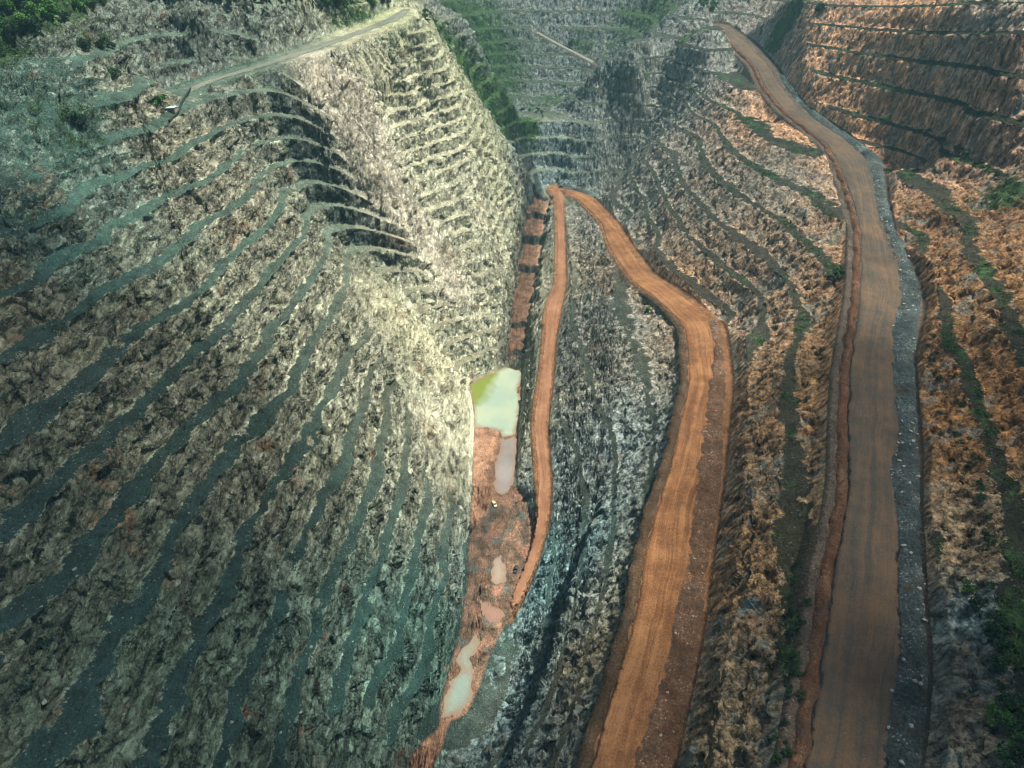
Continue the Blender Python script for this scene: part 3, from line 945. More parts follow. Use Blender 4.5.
def grid_faces(n, m):
    i = np.arange(n * m, dtype=np.int32).reshape(n, m)
    return np.stack([i[:-1, :-1], i[:-1, 1:], i[1:, 1:], i[1:, :-1]], -1).reshape(-1, 4)


def resample(c, w, step):
    s = np.r_[0, np.cumsum(np.linalg.norm(np.diff(c[:, :2], axis=0), axis=1))]
    q = np.linspace(0, s[-1], max(4, int(s[-1] / step)))
    return np.stack([np.interp(q, s, c[:, i]) for i in range(3)], 1), np.interp(q, s, w)


def road_material(name, cols, edgeleft, edgecol):
    """cols: dark, mid, light earth; wheel tracks run along the road"""
    m, nt, bs, out = new_mat(name)
    k = NT(nt)
    co = k.coords()
    ac, al = k.attr("across"), k.attr("along")
    cmb = k.n("ShaderNodeCombineXYZ")
    wcm = k.n("ShaderNodeCombineXYZ")
    k.link(k.math("MULTIPLY", al, 0.022), wcm.inputs[0])
    k.link(k.math("MULTIPLY", ac, 0.05), wcm.inputs[1])
    wander = k.math("MULTIPLY", k.math("SUBTRACT", k.noise(wcm.outputs[0], 1.0, 3, 0.5), 0.5), 9.0)
    k.link(k.math("ADD", ac, wander), cmb.inputs[0])
    k.link(k.math("MULTIPLY", al, 0.02), cmb.inputs[1])
    tr = k.noise(cmb.outputs[0], 0.42, 7, 0.66, 0.6)
    patch = k.noise(co, 0.035, 5, 0.6)
    gr = k.noise(co, 1.5, 5, 0.75)
    v = k.math("ADD", k.math("MULTIPLY", tr, 0.50), k.math("ADD", k.math("MULTIPLY", patch, 0.40), k.math("MULTIPLY", k.noise(co, 0.14, 5, 0.68), 0.20)))
    v = k.math("ADD", v, k.math("MULTIPLY", k.math("SUBTRACT", gr, 0.35), 0.5))
    c = k.ramp(k.mr(v, 0.44, 0.74), [(0.0, cols[0]), (0.5, cols[1]), (1.0, cols[2])])
    pale = k.mr(k.voro(co, 0.45), 0.0, 0.10, 1.0, 0.0)
    c = k.mix(k.math("MULTIPLY", pale, 0.35), c, (0.5, 0.42, 0.32))
    dl = k.mr(k.math("ADD", k.attr("edge"), k.math("MULTIPLY", k.math("SUBTRACT", patch, 0.5), 1.6)), edgeleft, edgeleft - 1.2, 0.0, 1.0)
    c = k.mix(k.math("MULTIPLY", dl, 0.85), c, edgecol)  # darker strip along the road's left edge
    wetp = k.mr(k.noise(co, 0.02, 4, 0.65), 0.56, 0.66, 0.0, 0.45)
    c = k.mix(wetp, c, tuple(q * 0.55 for q in cols[1]))
    k.link(c, bs.inputs["Base Color"])
    rim = k.math("ADD", k.math("MINIMUM", k.attr("rim"), k.math("SUBTRACT", k.math("MULTIPLY", k.attr("toend"), 0.2), 1.0)), k.math("MULTIPLY", k.math("SUBTRACT", k.noise(co, 0.28, 5, 0.7), 0.5), 5.0))
    k.link(k.mr(rim, 0.35, 0.9), bs.inputs["Alpha"])
    hb = k.math("ADD", k.math("MULTIPLY", tr, 1.4), k.math("MULTIPLY", gr, 0.7))
    k.link(k.bump(hb, 0.5, 0.8), bs.inputs["Normal"])
    return m


def heap_material(name, dark, mid, light, spec=0.0):
    m, nt, bs, out = new_mat(name)
    k = NT(nt)
    co = k.coords()
    g = k.noise(co, 1.1, 6, 0.75)
    b = k.noise(co, 0.09, 4, 0.6)
    v = k.math("ADD", k.math("MULTIPLY", g, 0.6), k.math("MULTIPLY", b, 0.4))
    c = k.ramp(k.mr(v, 0.36, 0.66), [(0, dark), (0.5, mid), (1, light)])
    vo = k.n("ShaderNodeTexVoronoi", feature="F1")
    k.link(co, vo.inputs["Vector"])
    vo.inputs["Scale"].default_value = 0.8
    sp_ = k.math("MULTIPLY", k.mr(vo.outputs[0], 0.0, 0.28, 1.0, 0.0), k.mr(b, 0.45, 0.6))
    c = k.mix(k.math("MULTIPLY", sp_, spec), c, (0.6, 0.62, 0.55))
    c = k.mix(k.mr(k.noise(co, 0.12, 5, 0.7), 0.56, 0.66, 0.0, 0.8), c, (0.06, 0.045, 0.03))
    k.link(c, bs.inputs["Base Color"])
    k.link(k.bump(k.math("ADD", g, k.math("MULTIPLY", vo.outputs[0], 0.5)), 0.9, 1.0), bs.inputs["Normal"])
    return m


def road_sheet(name, c, w, mat, label, wob, seed, lift=0.0):
    c, w = resample(c, w, 2.0)
    ac = np.linspace(-1, 1, 29)
    p, s = ribbon(c, w, ac)
    wv = 1 + wob * perlin(s / 16.0, s * 0 + seed, seed)[:, None] * np.abs(ac)[None, :] ** 3 + 0.4 * wob * perlin(s / 5.0, s * 0 + seed, seed + 3)[:, None] * np.abs(ac)[None, :] ** 3
    p = c[:, None, :2] + (p - c[:, None, :2]) * wv[..., None]
    z = c[:, 2][:, None] + 0.16 * perlin(p[..., 0] / 6, p[..., 1] / 6, seed) - 0.25 * np.abs(ac)[None, :] ** 6 + lift
    V = np.concatenate([p, z[..., None]], -1).reshape(-1, 3)
    me = mesh_np(name, V, grid_faces(len(c), len(ac)))
    acm = (w[:, None] * ac[None, :])
    fattr(me, "across", acm)
    fattr(me, "edge", (w[:, None] - acm))           # metres from the photo-left edge
    fattr(me, "toend", np.repeat(np.minimum(s + 12, s[-1] - s)[:, None], len(ac), 1))
    fattr(me, "rim", w[:, None] - np.abs(acm))
    fattr(me, "along", np.repeat(s[:, None], len(ac), 1))
    return link(name, me, mat, kind="structure", category="road", label=label)


M_MID = road_material("orange_earth_road", [(0.060, 0.026, 0.011), (0.155, 0.068, 0.026), (0.29, 0.145, 0.060)], 1.6, (0.035, 0.020, 0.012))
M_UP = road_material("brown_earth_road", [(0.034, 0.034, 0.030), (0.070, 0.057, 0.042), (0.135, 0.084, 0.045)], 1.6, (0.022, 0.016, 0.012))
M_LOW = road_material("salmon_earth_road", [(0.11, 0.050, 0.026), (0.20, 0.095, 0.048), (0.29, 0.155, 0.085)], 0.2, (0.10, 0.06, 0.04))
M_RAMP = road_material("pale_track", [(0.08, 0.11, 0.095), (0.13, 0.155, 0.12), (0.20, 0.205, 0.155)], 0.1, (0.10, 0.11, 0.08))
road_sheet("haul_road", *roads["up"], M_UP, "brown haul road along the upper right wall beside the grey gravel windrow", 0.10, 5)
road_sheet("haul_road", *roads["mid"], M_MID, "wide orange haul road with streaked wheel tracks, middle of the three on the right wall", 0.08, 6)
road_sheet("haul_road", *roads["low"], M_LOW, "narrow salmon haul road running down beside the pond to the pit floor", 0.10, 7, 0.03)
road_sheet("track", roads["ramp"][0], roads["ramp"][1] * 0.5, M_RAMP, "pale grey track climbing the upper left wall to the wooded crest", 0.15, 8)
def mound(name, c, lo_off, hi_off, hgt, mat, label, seed, base=0.6, lump=0.5, step=0.7, m=23, zfun=None, **props):
    """a windrow: cross-section hump between two offsets (metres, arrays) from the line c"""
    s0 = np.r_[0, np.cumsum(np.linalg.norm(np.diff(c[:, :2], axis=0), axis=1))]
    q = np.linspace(0, s0[-1], int(s0[-1] / step))
    cc = np.stack([np.interp(q, s0, c[:, i]) for i in range(3)], 1)
    lo = np.interp(q, s0, lo_off)
    hi = np.interp(q, s0, hi_off)
    lo = lo + 1.5 * perlin(q / 9, q * 0 + seed, seed)
    hi = hi + 1.3 * perlin(q / 9, q * 0 + seed, seed + 1)
    tdir = np.gradient(cc[:, :2], axis=0)
    tdir /= np.linalg.norm(tdir, axis=1)[:, None] + 1e-9
    nrm = np.stack([tdir[:, 1], -tdir[:, 0]], 1)
    u = np.linspace(0, 1, m)
    off = lo[:, None] + (hi - lo)[:, None] * u[None]
    p = cc[:, None, :2] + nrm[:, None, :] * off[..., None]
    prof = np.sin(np.pi * u) ** 0.75
    tap = sstep(0, 12, q) * sstep(0, 12, q[-1] - q)
    hv = hgt * (0.75 + 0.5 * perlin(q / 22, q * 0 + 3.3, seed + 2) + 0.25 * perlin(q / 6, q * 0 + 5.3, seed + 4))
    z = cc[:, 2][:, None] - base + (hv * tap)[:, None] * prof[None] + base * prof[None] + lump * prof[None] * (fbm(p[..., 0], p[..., 1], 5, 3, seed + 7) + 0.8 * fbm(p[..., 0], p[..., 1], 1.8, 2, seed + 8))
    V = np.concatenate([p, z[..., None]], -1).reshape(-1, 3)
    me = mesh_np(name, V, grid_faces(len(q), m))
    return link(name, me, mat, label=label, **props)


M_BERM = heap_material("orange_berm_earth", (0.030, 0.016, 0.010), (0.105, 0.050, 0.026), (0.22, 0.12, 0.065), 0.3)
M_BERM2 = heap_material("brown_berm_earth", (0.024, 0.016, 0.010), (0.070, 0.042, 0.022), (0.16, 0.10, 0.05), 0.3)
M_GRAV = heap_material("blue_grey_gravel", (0.013, 0.022, 0.023), (0.042, 0.058, 0.057), (0.14, 0.175, 0.165), 0.9)
M_RUB = heap_material("red_brown_rubble", (0.032, 0.018, 0.010), (0.105, 0.055, 0.028), (0.22, 0.135, 0.085), 0.6)
M_DRUB = heap_material("dark_rubble", (0.020, 0.018, 0.014), (0.06, 0.05, 0.036), (0.20, 0.16, 0.11), 0.4)

c, w = roads["up"]
k0 = 18
mound("earth_berm", c[k0:], w[k0:] - 0.3, w[k0:] + 4.2, 1.6, M_BERM, "orange earth berm along the outer edge of the brown upper haul road", 12, kind="structure", category="berm")
c, w = roads["mid"]
k0 = 62
mound("earth_berm", c[k0:], w[k0:] - 0.3, w[k0:] + 4.6, 1.5, M_BERM2, "dark brown earth berm along the outer edge of the orange middle haul road", 13, kind="structure", category="berm")


def band(src, z_of):
    """windrow between traced left and right pixel edges, following a road's height"""
    L = np.array([at(a[0], a[1], z) for a, b, z in src])
    Rr = np.array([at(b[0], b[1], z) for a, b, z in src])
    C = (L + Rr) / 2
    d = np.r_[0, np.cumsum(np.linalg.norm(np.diff(C[:, :2], axis=0), axis=1))]
    q = np.linspace(0, d[-1], max(8, int(d[-1] / 3)))
    def rs(a):
        v = np.interp(q, d, a)
        for _ in range(4):
            v[1:-1] = (v[:-2] + 2 * v[1:-1] + v[2:]) / 4
        return v
    c = np.stack([rs(C[:, i]) for i in range(3)], 1)
    h = rs(np.linalg.norm((L - Rr)[:, :2], axis=1) / 2)
    return c, h


upz = lambda v: float(np.interp(v, [26, 45, 66, 84, 110, 123, 145, 168, 192, 230, 265, 302, 346, 384, 446, 489, 544, 576, 651, 716, 768], [171, 165, 158, 151.5, 144.5, 141, 135, 130, 126, 121, 117.5, 115, 113, 111.5, 109.5, 108.5, 107, 106.5, 105.5, 104.5, 104]))
GR = [((778, 72), (784, 74)), ((797, 104), (806, 102)), ((818, 122), (826, 119)), ((843, 139), (853, 137)), ((864, 157), (884, 159)), ((872, 185), (886, 186)), ((877, 210), (890, 207)), ((884, 235), (902, 235)), ((896, 262), (910, 257)), ((902, 300), (918, 292)), ((890, 328), (917, 325)),
      ((889, 365), (915, 355)), ((891, 390), (917, 384)), ((896, 420), (918, 415)), ((897, 446), (919, 446)), ((882, 470), (922, 470)), ((889, 500), (924, 496)), ((894, 546), (927, 546)), ((895, 600), (930, 600)), ((896, 660), (934, 660)), ((882, 700), (936, 700)), ((874, 745), (938, 745)), ((868, 800), (940, 800))]
GR = [(a, b, upz(a[1]) - 0.2) for a, b in GR]
gc, gh = band(GR, None)
mound("gravel_windrow", gc, -gh * 0.15 - 0.0, gh, 1.5, M_GRAV, "blue grey gravel windrow along the inner edge of the upper haul road", 15, lump=0.9, kind="structure", category="windrow") if False else None
mound("gravel_windrow", gc, -gh * 0.9, gh * 0.8, 1.9, M_GRAV, "blue grey gravel windrow along the inner edge of the upper haul road", 15, lump=1.0, m=25, kind="structure", category="windrow")
RB = [((708, 318), (719, 322), 69.5), ((715, 345), (722, 347), 71.5), ((708, 384), (726, 384), 74), ((704, 410), (724, 416), 74), ((698, 466), (722, 460), 73), ((690, 519), (718, 519), 72), ((684, 560), (708, 560), 71.5), ((676, 610), (704, 600), 70.5), ((668, 640), (701, 640), 70), ((656, 690), (694, 690), 69.2), ((638, 736), (681, 736), 68.4), ((622, 790), (668, 790), 68)]
rc, rh = band(RB, None)
mound("rubble_windrow", rc, -rh, rh, 1.0, M_RUB, "red brown rubble strewn along the inner side of the orange haul road", 17, lump=0.9, m=21, kind="structure", category="windrow")
JB = [((563, 186), (565, 188.5), 45), ((572, 187.5), (573, 190), 45), ((585, 191), (585, 193.5), 45.5), ((597, 195), (596, 198), 46.5)]
jc, jh = band(JB, None)
mound("rock_berm", jc, -jh, jh, 2.2, M_GRAV, "long grey rock berm at the road junction below the back wall", 19, kind="structure", category="berm")
me_f = road_sheet("track", fc, fw, M_RAMP, "distant pale track slanting down the far hazy pit wall", 0.1, 9)


# ------------------------------------------------------------------ water
def water_material(name, deep, shallow, wall_refl=None, rough=0.06):
    m, nt, bs, out = new_mat(name)
    k = NT(nt)
    co = k.coords()
    n = k.noise(co, 0.05, 4, 0.6)
    c = k.mix(k.mr(n, 0.35, 0.65), deep, shallow)
    if wall_refl is not None:
        f = k.mr(k.math("ADD", k.attr("bank"), k.math("MULTIPLY", k.math("SUBTRACT", n, 0.5), 16.0)), 3.0, -4.0, 0.0, 1.0)
        c = k.mix(f, c, wall_refl)  # wall's reflection painted into the water as a lime tint
    sh = k.math("ADD", k.attr("shore"), k.math("MULTIPLY", k.math("SUBTRACT", k.noise(co, 0.22, 5, 0.65), 0.5), 6.0))
    c = k.mix(k.mr(sh, -0.3, -3.2, 0.75, 0.0), c, (0.20, 0.135, 0.085))
    k.link(c, bs.inputs["Base Color"])
    bs.inputs["Roughness"].default_value = rough
    bs.inputs["Specular IOR Level"].default_value = 0.5
    bs.inputs["IOR"].default_value = 1.33
    k.link(k.bump(k.noise(co, 0.8, 3, 0.5), 0.03, 0.15), bs.inputs["Normal"])
    return m


def expand(poly, d):
    p = np.array(poly, float)[:, :2]
    n = len(p)
    area = sum(p[i][0] * p[(i + 1) % n][1] - p[(i + 1) % n][0] * p[i][1] for i in range(n))
    out = []
    for i in range(n):
        e1 = p[i] - p[i - 1]
        e2 = p[(i + 1) % n] - p[i]
        n1 = np.array([e1[1], -e1[0]]) / (np.linalg.norm(e1) + 1e-9)
        n2 = np.array([e2[1], -e2[0]]) / (np.linalg.norm(e2) + 1e-9)
        b = n1 + n2
        b /= np.linalg.norm(b) + 1e-9
        out.append(p[i] + b * d * (1 if area > 0 else -1))
    return out


def pond(name, key, mat, label, z=0.0, bank=None):
    pts = expand(waters[key], 3.0)
    bm = bmesh.new()
    vs_ = [bm.verts.new((q[0], q[1], z)) for q in pts]
    f = bm.faces.new(vs_)
    if f.calc_area() and f.normal.z < 0:
        f.normal_flip()
    bmesh.ops.triangulate(bm, faces=bm.faces[:])
    bmesh.ops.subdivide_edges(bm, edges=bm.edges[:], cuts=7, use_grid_fill=True)
    bm.normal_update()
    for f in bm.faces:
        if f.normal.z < 0:
            f.normal_flip()
    me = bpy.data.meshes.new(name)
    bm.to_mesh(me)
    bm.free()
    vc = np.array([v.co[:2] for v in me.vertices])
    fattr(me, "shore", Field(np.minimum(wsd[key], 50), X0, Y0, G)(vc[:, 0], vc[:, 1]))
    if bank is not None:
        a, b = np.array(bank[0][:2]), np.array(bank[1][:2])
        e = (b - a) / np.linalg.norm(b - a)
        nn = np.array([-e[1], e[0]])
        co = np.array([v.co[:2] for v in me.vertices])
        fattr(me, "bank", (co - a) @ nn)
    return link(name, me, mat, kind="structure", category="water", label=label)


pond("pond", "POND", water_material("milky_green_water", (0.235, 0.305, 0.235), (0.30, 0.35, 0.245), (0.145, 0.19, 0.035)), "milky pale green pond with a painted lime green wall reflection along its left bank",
     0.0, (at(506, 366, 0), at(473, 412, 0)))
pond("pond", "MUD", water_material("grey_shallow_water", (0.17, 0.150, 0.135), (0.22, 0.20, 0.185), None, 0.2), "shallow grey lilac water beside the salmon sand bank", 0.012)
pond("pond", "POOL", water_material("grey_green_water", (0.17, 0.225, 0.19), (0.20, 0.25, 0.205), None, 0.12), "narrow grey green pool in the shaded near end of the pit floor", 0.0)
pond("puddle", "PUD", water_material("pink_puddle", (0.24, 0.135, 0.10), (0.28, 0.17, 0.13), None, 0.25), "salmon pink puddle at the bottom of the low haul road", 0.006)
pond("puddle", "PUD2", water_material("pale_puddle", (0.30, 0.235, 0.175), (0.22, 0.20, 0.165), None, 0.3), "pale cream puddle among the dark mud beside the low haul road", 0.006)


# ------------------------------------------------------------------ plants
def leaf_mat(name, dark, mid, light):
    m, nt, bs, out = new_mat(name)
    k = NT(nt)
    co = k.coords()
    rnd = k.n("ShaderNodeObjectInfo").outputs["Random"]
    n = k.math("ADD", k.noise(co, 0.45, 3, 0.6), k.math("MULTIPLY", k.math("SUBTRACT", rnd, 0.5), 0.25))
    k.link(k.ramp(k.mr(n, 0.3, 0.7), [(0, dark), (0.5, mid), (1, light)]), bs.inputs["Base Color"])
    bs.inputs["Roughness"].default_value = 0.7
    return m


LEAF = leaf_mat("leaves", (0.024, 0.070, 0.018), (0.060, 0.160, 0.032), (0.11, 0.26, 0.050))
LEAF2 = leaf_mat("dark_leaves", (0.008, 0.024, 0.012), (0.020, 0.055, 0.022), (0.040, 0.10, 0.035))
LEAF3 = leaf_mat("shrub_leaves", (0.014, 0.035, 0.012), (0.035, 0.075, 0.024), (0.075, 0.13, 0.040))
BARK, nt_, bs_, _ = new_mat("bark")
bs_.inputs["Base Color"].default_value = (0.07, 0.05, 0.035, 1)


def leaf_quads(centers, size, r_):
    n = len(centers)
    a = r_.normal(size=(n, 3))
    a /= np.linalg.norm(a, axis=1)[:, None]
    b = np.cross(a, r_.normal(size=(n, 3)))
    b /= np.linalg.norm(b, axis=1)[:, None]
    s = size * r_.uniform(0.6, 1.3, n)[:, None]
    V = np.stack([centers + a * s, centers + b * s * 0.55, centers - a * s, centers - b * s * 0.55], 1).reshape(-1, 3)
    return V, np.arange(4 * n, dtype=np.int32).reshape(-1, 4)


def crown_points(n, r_, lobes, rx, rz, cz):
    out = []
    L = [(r_.normal(size=3) * np.array([rx * 0.5, rx * 0.5, rz * 0.4]), r_.uniform(0.35, 0.62)) for _ in range(lobes)]
    for i in range(n):
        c_, q = L[i % lobes]
        d_ = r_.normal(size=3)
        d_ /= np.linalg.norm(d_)
        out.append(c_ + d_ * np.array([rx, rx, rz]) * q * r_.uniform(0.55, 1.0) + np.array([0, 0, cz]))
    return np.array(out)


def trunk_bm(h, r0, r_):
    bm = bmesh.new()
    def limb(p, q, ra, rb, seg=6):
        p, q = Vector(p), Vector(q)
        d_ = (q - p)
        M = d_.to_track_quat("Z", "Y").to_matrix().to_4x4()
        M.translation = (p + q) / 2
        bmesh.ops.create_cone(bm, cap_ends=True, segments=seg, radius1=ra, radius2=rb, depth=d_.length, matrix=M)
    mid = (r_.uniform(-.2, .2), r_.uniform(-.2, .2), h * 0.55)
    limb((0, 0, -0.4), mid, r0, r0 * 0.7)
    for k_ in range(5):
        a = k_ * 1.256 + r_.uniform(-.4, .4)
        limb(mid, (math.cos(a) * h * 0.32, math.sin(a) * h * 0.32, h * r_.uniform(0.75, 1.05)), r0 * 0.45, r0 * 0.12, 5)
    return bm


def make_plant(name, r_, h, rx, rz, n, leaf, mat, trunkname, crownname, r0):
    e = bpy.data.objects.new(name, None)
    e.empty_display_size = 0.5
    col.objects.link(e)
    bm = trunk_bm(h * 0.7, r0, r_)
    me = bpy.data.meshes.new(trunkname)
    bm.to_mesh(me)
    bm.free()
    link(trunkname, me, BARK, e)
    V, F = leaf_quads(crown_points(n, r_, 7, rx, rz, h * 0.62), leaf, r_)
    link(crownname, mesh_np(crownname, V, F, False), mat, e)
    return e


def place(src, x, y, s, rz, label, cat, group=None, first=False, sz=None):
    r0 = src if first else src.copy()
    if not first:
        col.objects.link(r0)
        for ch in src.children:
            c_ = ch.copy()
            col.objects.link(c_)
            c_.parent = r0
    r0.location = (x, y, gz(x, y) - 0.1)
    r0.rotation_euler = (0, 0, rz)
    r0.scale = (s, s, s if sz is None else sz)
    r0["label"], r0["category"] = label, cat
    if group:
        r0["group"] = group
    return r0


prt = np.random.default_rng(5)
TREES = [make_plant("broadleaf_tree", prt, 8.0, 3.4, 3.0, 1500, 0.42, LEAF, "trunk", "crown", 0.28), make_plant("broadleaf_tree", prt, 7.0, 3.0, 2.6, 1300, 0.40, LEAF2, "trunk", "crown", 0.25), make_plant("broadleaf_tree", prt, 9.0, 3.0, 3.6, 1500, 0.42, LEAF, "trunk", "crown", 0.3)]
SHRUBS = [make_plant("shrub", prt, 2.6, 1.5, 1.1, 600, 0.22, LEAF3, "stem", "foliage", 0.08), make_plant("shrub", prt, 2.4, 1.7, 1.0, 700, 0.22, LEAF2, "stem", "foliage", 0.08), make_plant("shrub", prt, 2.8, 1.5, 1.2, 700, 0.24, LEAF, "stem", "foliage", 0.08)]
used = set()


def put(bank_, i, u, v, z, s, label, cat, group=None, jit=0.0):
    x, y, _ = hit(u, v)
    src = bank_[i]
    f = src.name not in used
    used.add(src.name)
    return place(src, x, y, s, prt.uniform(0, 6.28), label, cat, group, f)


put(SHRUBS, 0, 837, 280, 112, 2.6, "round bright green bush outside the orange berm of the upper haul road", "bush")
put(SHRUBS, 1, 90, 50, 208, 2.3, "dark round bush alone on the upper left bench, left of a bush pair", "bush")
put(SHRUBS, 1, 103, 50, 208, 2.3, "dark bush on the upper left bench, larger one of the close pair", "bush")
put(SHRUBS, 1, 112, 48, 208, 1.6, "dark bush on the upper left bench, smaller one of the close pair", "bush")
put(SHRUBS, 2, 161, 106, 192, 2.2, "green bush beside the small pale blue shed on the left wall", "bush")
put(SHRUBS, 1, 118, 78, 200, 2.0, "dark green bush on the rock slope below the dark bush pair", "bush")
put(SHRUBS, 1, 820, 12, 205, 3.0, "dark tall bush on the bench beside the bright grassy patch at the top right", "bush")
put(SHRUBS, 2, 648, 312, 60, 1.3, "small green bush on the outer edge of the orange haul road at its bend", "bush")
put(SHRUBS, 1, 78, 122, 198, 2.0, "dark upright bush on the grassy ledge of the upper left wall, left one of two", "bush")
put(SHRUBS, 1, 86, 124, 198, 2.0, "dark upright bush on the grassy ledge of the upper left wall, right one of two", "bush")
put(SHRUBS, 1, 571, 46, 136, 2.6, "dark green bush standing on the distant slanting track", "bush")
rq = np.random.default_rng(21)
for i in range(34):      # dense dark shrubs on the old bench, lower right corner
    v = rq.uniform(590, 765)
    u = np.interp(v, [590, 640, 690, 730, 768], [978, 992, 1000, 1008, 1012]) + rq.normal() * 9
    put(SHRUBS, int(rq.integers(0, 3)) if rq.random() > 0.5 else 1, u, v, 122, rq.uniform(0.8, 1.7), "dark leafy shrub in the thicket in the lower right corner", "shrub", "shrubs on the lower right bench")
for i in range(30):      # scattered on the slope between the two right-hand roads
    v = rq.uniform(560, 765)
    u = np.interp(v, [560, 640, 700, 768], [800, 796, 786, 776]) + rq.normal() * 10
    put(SHRUBS, 0 if rq.random() > 0.4 else 1, u, v, 98, rq.uniform(0.45, 1.0), "low green shrub on the bank between the orange and brown haul roads", "shrub", "shrubs between the two upper roads")
for i in range(26):
    t_ = rq.random()
    u = 880 + 145 * t_
    v = np.interp(u, [880, 913, 943, 980, 1005, 1024], [118, 128, 142, 162, 178, 188]) + rq.normal() * 2 + 3
    put(SHRUBS, int(rq.integers(0, 3)), u, v, 152, rq.uniform(0.7, 1.6), "green shrub along the foot of the brown face on the wide upper right bench", "shrub", "shrubs on the wide upper right bench")
for i in range(26):
    v = rq.uniform(330, 560)
    u = np.interp(v, [330, 370, 421, 462, 503, 560], [932, 942, 953, 967, 980, 987]) + rq.normal() * 5
    put(SHRUBS, int(rq.integers(0, 2)), u, v, 120, rq.uniform(0.5, 1.2), "dark shrub in the narrow gully above the gravel windrow", "shrub", "shrubs in the gully right of the upper road")
for i in range(80):
    u, v = rq.uniform(-4, 110), rq.uniform(-6, 50)
    if v > 52 - 0.45 * u:
        continue
    put(TREES, int(rq.integers(0, 3)), u, v, 236, rq.uniform(0.7, 1.3), "bushy green tree in the wooded top left corner above the mine wall", "tree", "trees in the top left corner")
for i in range(52):
    u = rq.uniform(150, 405)
    v = rq.uniform(-8, 6) + (4 if u > 320 else 0)
    put(TREES, int(rq.integers(0, 3)), u, v, 234, rq.uniform(0.7, 1.25), "bushy green tree on the wooded crest along the top left edge", "tree", "trees on the left crest")
for i in range(24):
    t_ = rq.random()
    u, v = 425 + 60 * t_ + rq.normal() * 5, 16 + 55 * t_ + rq.normal() * 5
    put(TREES, int(rq.integers(0, 3)), u, v, 190 - 40 * t_, rq.uniform(0.4, 0.8), "small green tree on the shaded side of the bright spur's ridge", "tree", "trees on the spur ridge")
for i in range(16):
    u, v = rq.uniform(495, 545), rq.uniform(108, 126)
    put(TREES, int(rq.integers(0, 3)), u, v, 98, rq.uniform(0.35, 0.7), "small green tree on the saddle behind the dark back wall", "tree", "trees on the saddle")
for i in range(30):
    u, v = rq.uniform(640, 715), rq.uniform(-6, 12)
    put(TREES, int(rq.integers(0, 3)), u, v, 195, rq.uniform(0.5, 0.9), "green tree on the far crest left of the top of the brown road", "tree", "trees on the far right crest")


def gather(weight, n, r_):
    wv = weight.ravel() / weight.sum()
    c_ = np.cumsum(wv)
    i = np.searchsorted(c_, r_.random(n) * c_[-1])
    return np.stack([xs.ravel()[i], ys.ravel()[i], zt.ravel()[i]], 1)


def clumps(name, pts, per, spread, leaf, mat, r_, **props):
    ctr = np.repeat(pts, per, 0) + r_.normal(size=(len(pts) * per, 3)) * np.array([spread, spread, spread * 0.55]) + np.array([0, 0, spread * 0.5])
    V, F = leaf_quads(ctr, leaf, r_)
    return link(name, mesh_np(name, V, F, False), mat, kind="stuff", **props)


dist2 = np.sqrt(xs ** 2 + ys ** 2)
inframe = (np.abs(xs) < 0.95 * (CP * ys + 0)) | True
gq = np.random.default_rng(31)
pts = gather(np.where((ys > 560) & (vg > 0.35) | ((zt > 232) & (vg > 0.6)), vg ** 2, 0), 11000, gq)
clumps("forest", pts, 9, 1.9, 0.75, LEAF, gq, category="forest", label="dense green scrub and forest over the far hills and wooded crests")
nf = fbm(xs, ys, 6, 3, 81)
pts = gather(np.where((ys < 620) & (vg > 0.25) & (zt < 232), vg * sstep(-0.1, 0.35, nf), 0) * (dist2 > 40), 14000, gq)
clumps("undergrowth", pts, 8, 0.8, 0.34, LEAF3, gq, category="undergrowth", label="low dark green undergrowth along the old benches of the right wall")


# ------------------------------------------------------------------ boulders
def boulder_mesh(seed):
    bm = bmesh.new()
    bmesh.ops.create_icosphere(bm, subdivisions=2, radius=1.0)
    r_ = np.random.default_rng(seed)
    pl = [Vector(r_.normal(size=3)).normalized() for _ in range(9)]
    of = [r_.uniform(0.55, 0.85) for _ in pl]
    for v_ in bm.verts:
        for p_, o_ in zip(pl, of):
            d_ = v_.co.dot(p_)
            if d_ > o_:
                v_.co -= p_ * (d_ - o_)
        v_.co.x *= 1.25
        v_.co.z *= 0.8
    me = bpy.data.meshes.new("boulder")
    bm.to_mesh(me)
    bm.free()
    return me


def stone_mat(name, a, b):
    m, nt, bs, out = new_mat(name)
    k = NT(nt)
    n = k.noise(k.coords(), 1.2, 5, 0.65)
    k.link(k.mix(k.mr(n, 0.3, 0.7), a, b), bs.inputs["Base Color"])
    k.link(k.bump(n, 0.3, 0.8), bs.inputs["Normal"])
    return m


S_PALE = stone_mat("pale_stone", (0.18, 0.20, 0.18), (0.42, 0.43, 0.37))
S_BRN = stone_mat("brown_stone", (0.20, 0.13, 0.07), (0.42, 0.30, 0.18))
S_GRN = stone_mat("green_stone", (0.07, 0.10, 0.09), (0.22, 0.25, 0.20))
BM = {n: [boulder_mesh(s_) for s_ in (1, 2, 3)] for n in ("pale", "brown", "green")}
for n, mt in (("pale", S_PALE), ("brown", S_BRN), ("green", S_GRN)):
    for me_ in BM[n]:
        me_.materials.append(mt)


def boulder(x, y, z, s, kind_, label, group=None):
    o = bpy.data.objects.new("boulder", BM[kind_][int(rq.integers(0, 3))])
    col.objects.link(o)
    o.location = (x, y, z)
    o.scale = (s * rq.uniform(0.8, 1.3), s, s * rq.uniform(0.6, 1.0))
    o.rotation_euler = (rq.uniform(-0.3, 0.3), rq.uniform(-0.3, 0.3), rq.uniform(0, 6.28))
    o["label"], o["category"] = label, "boulder"
    if group:
        o["group"] = group
    return o


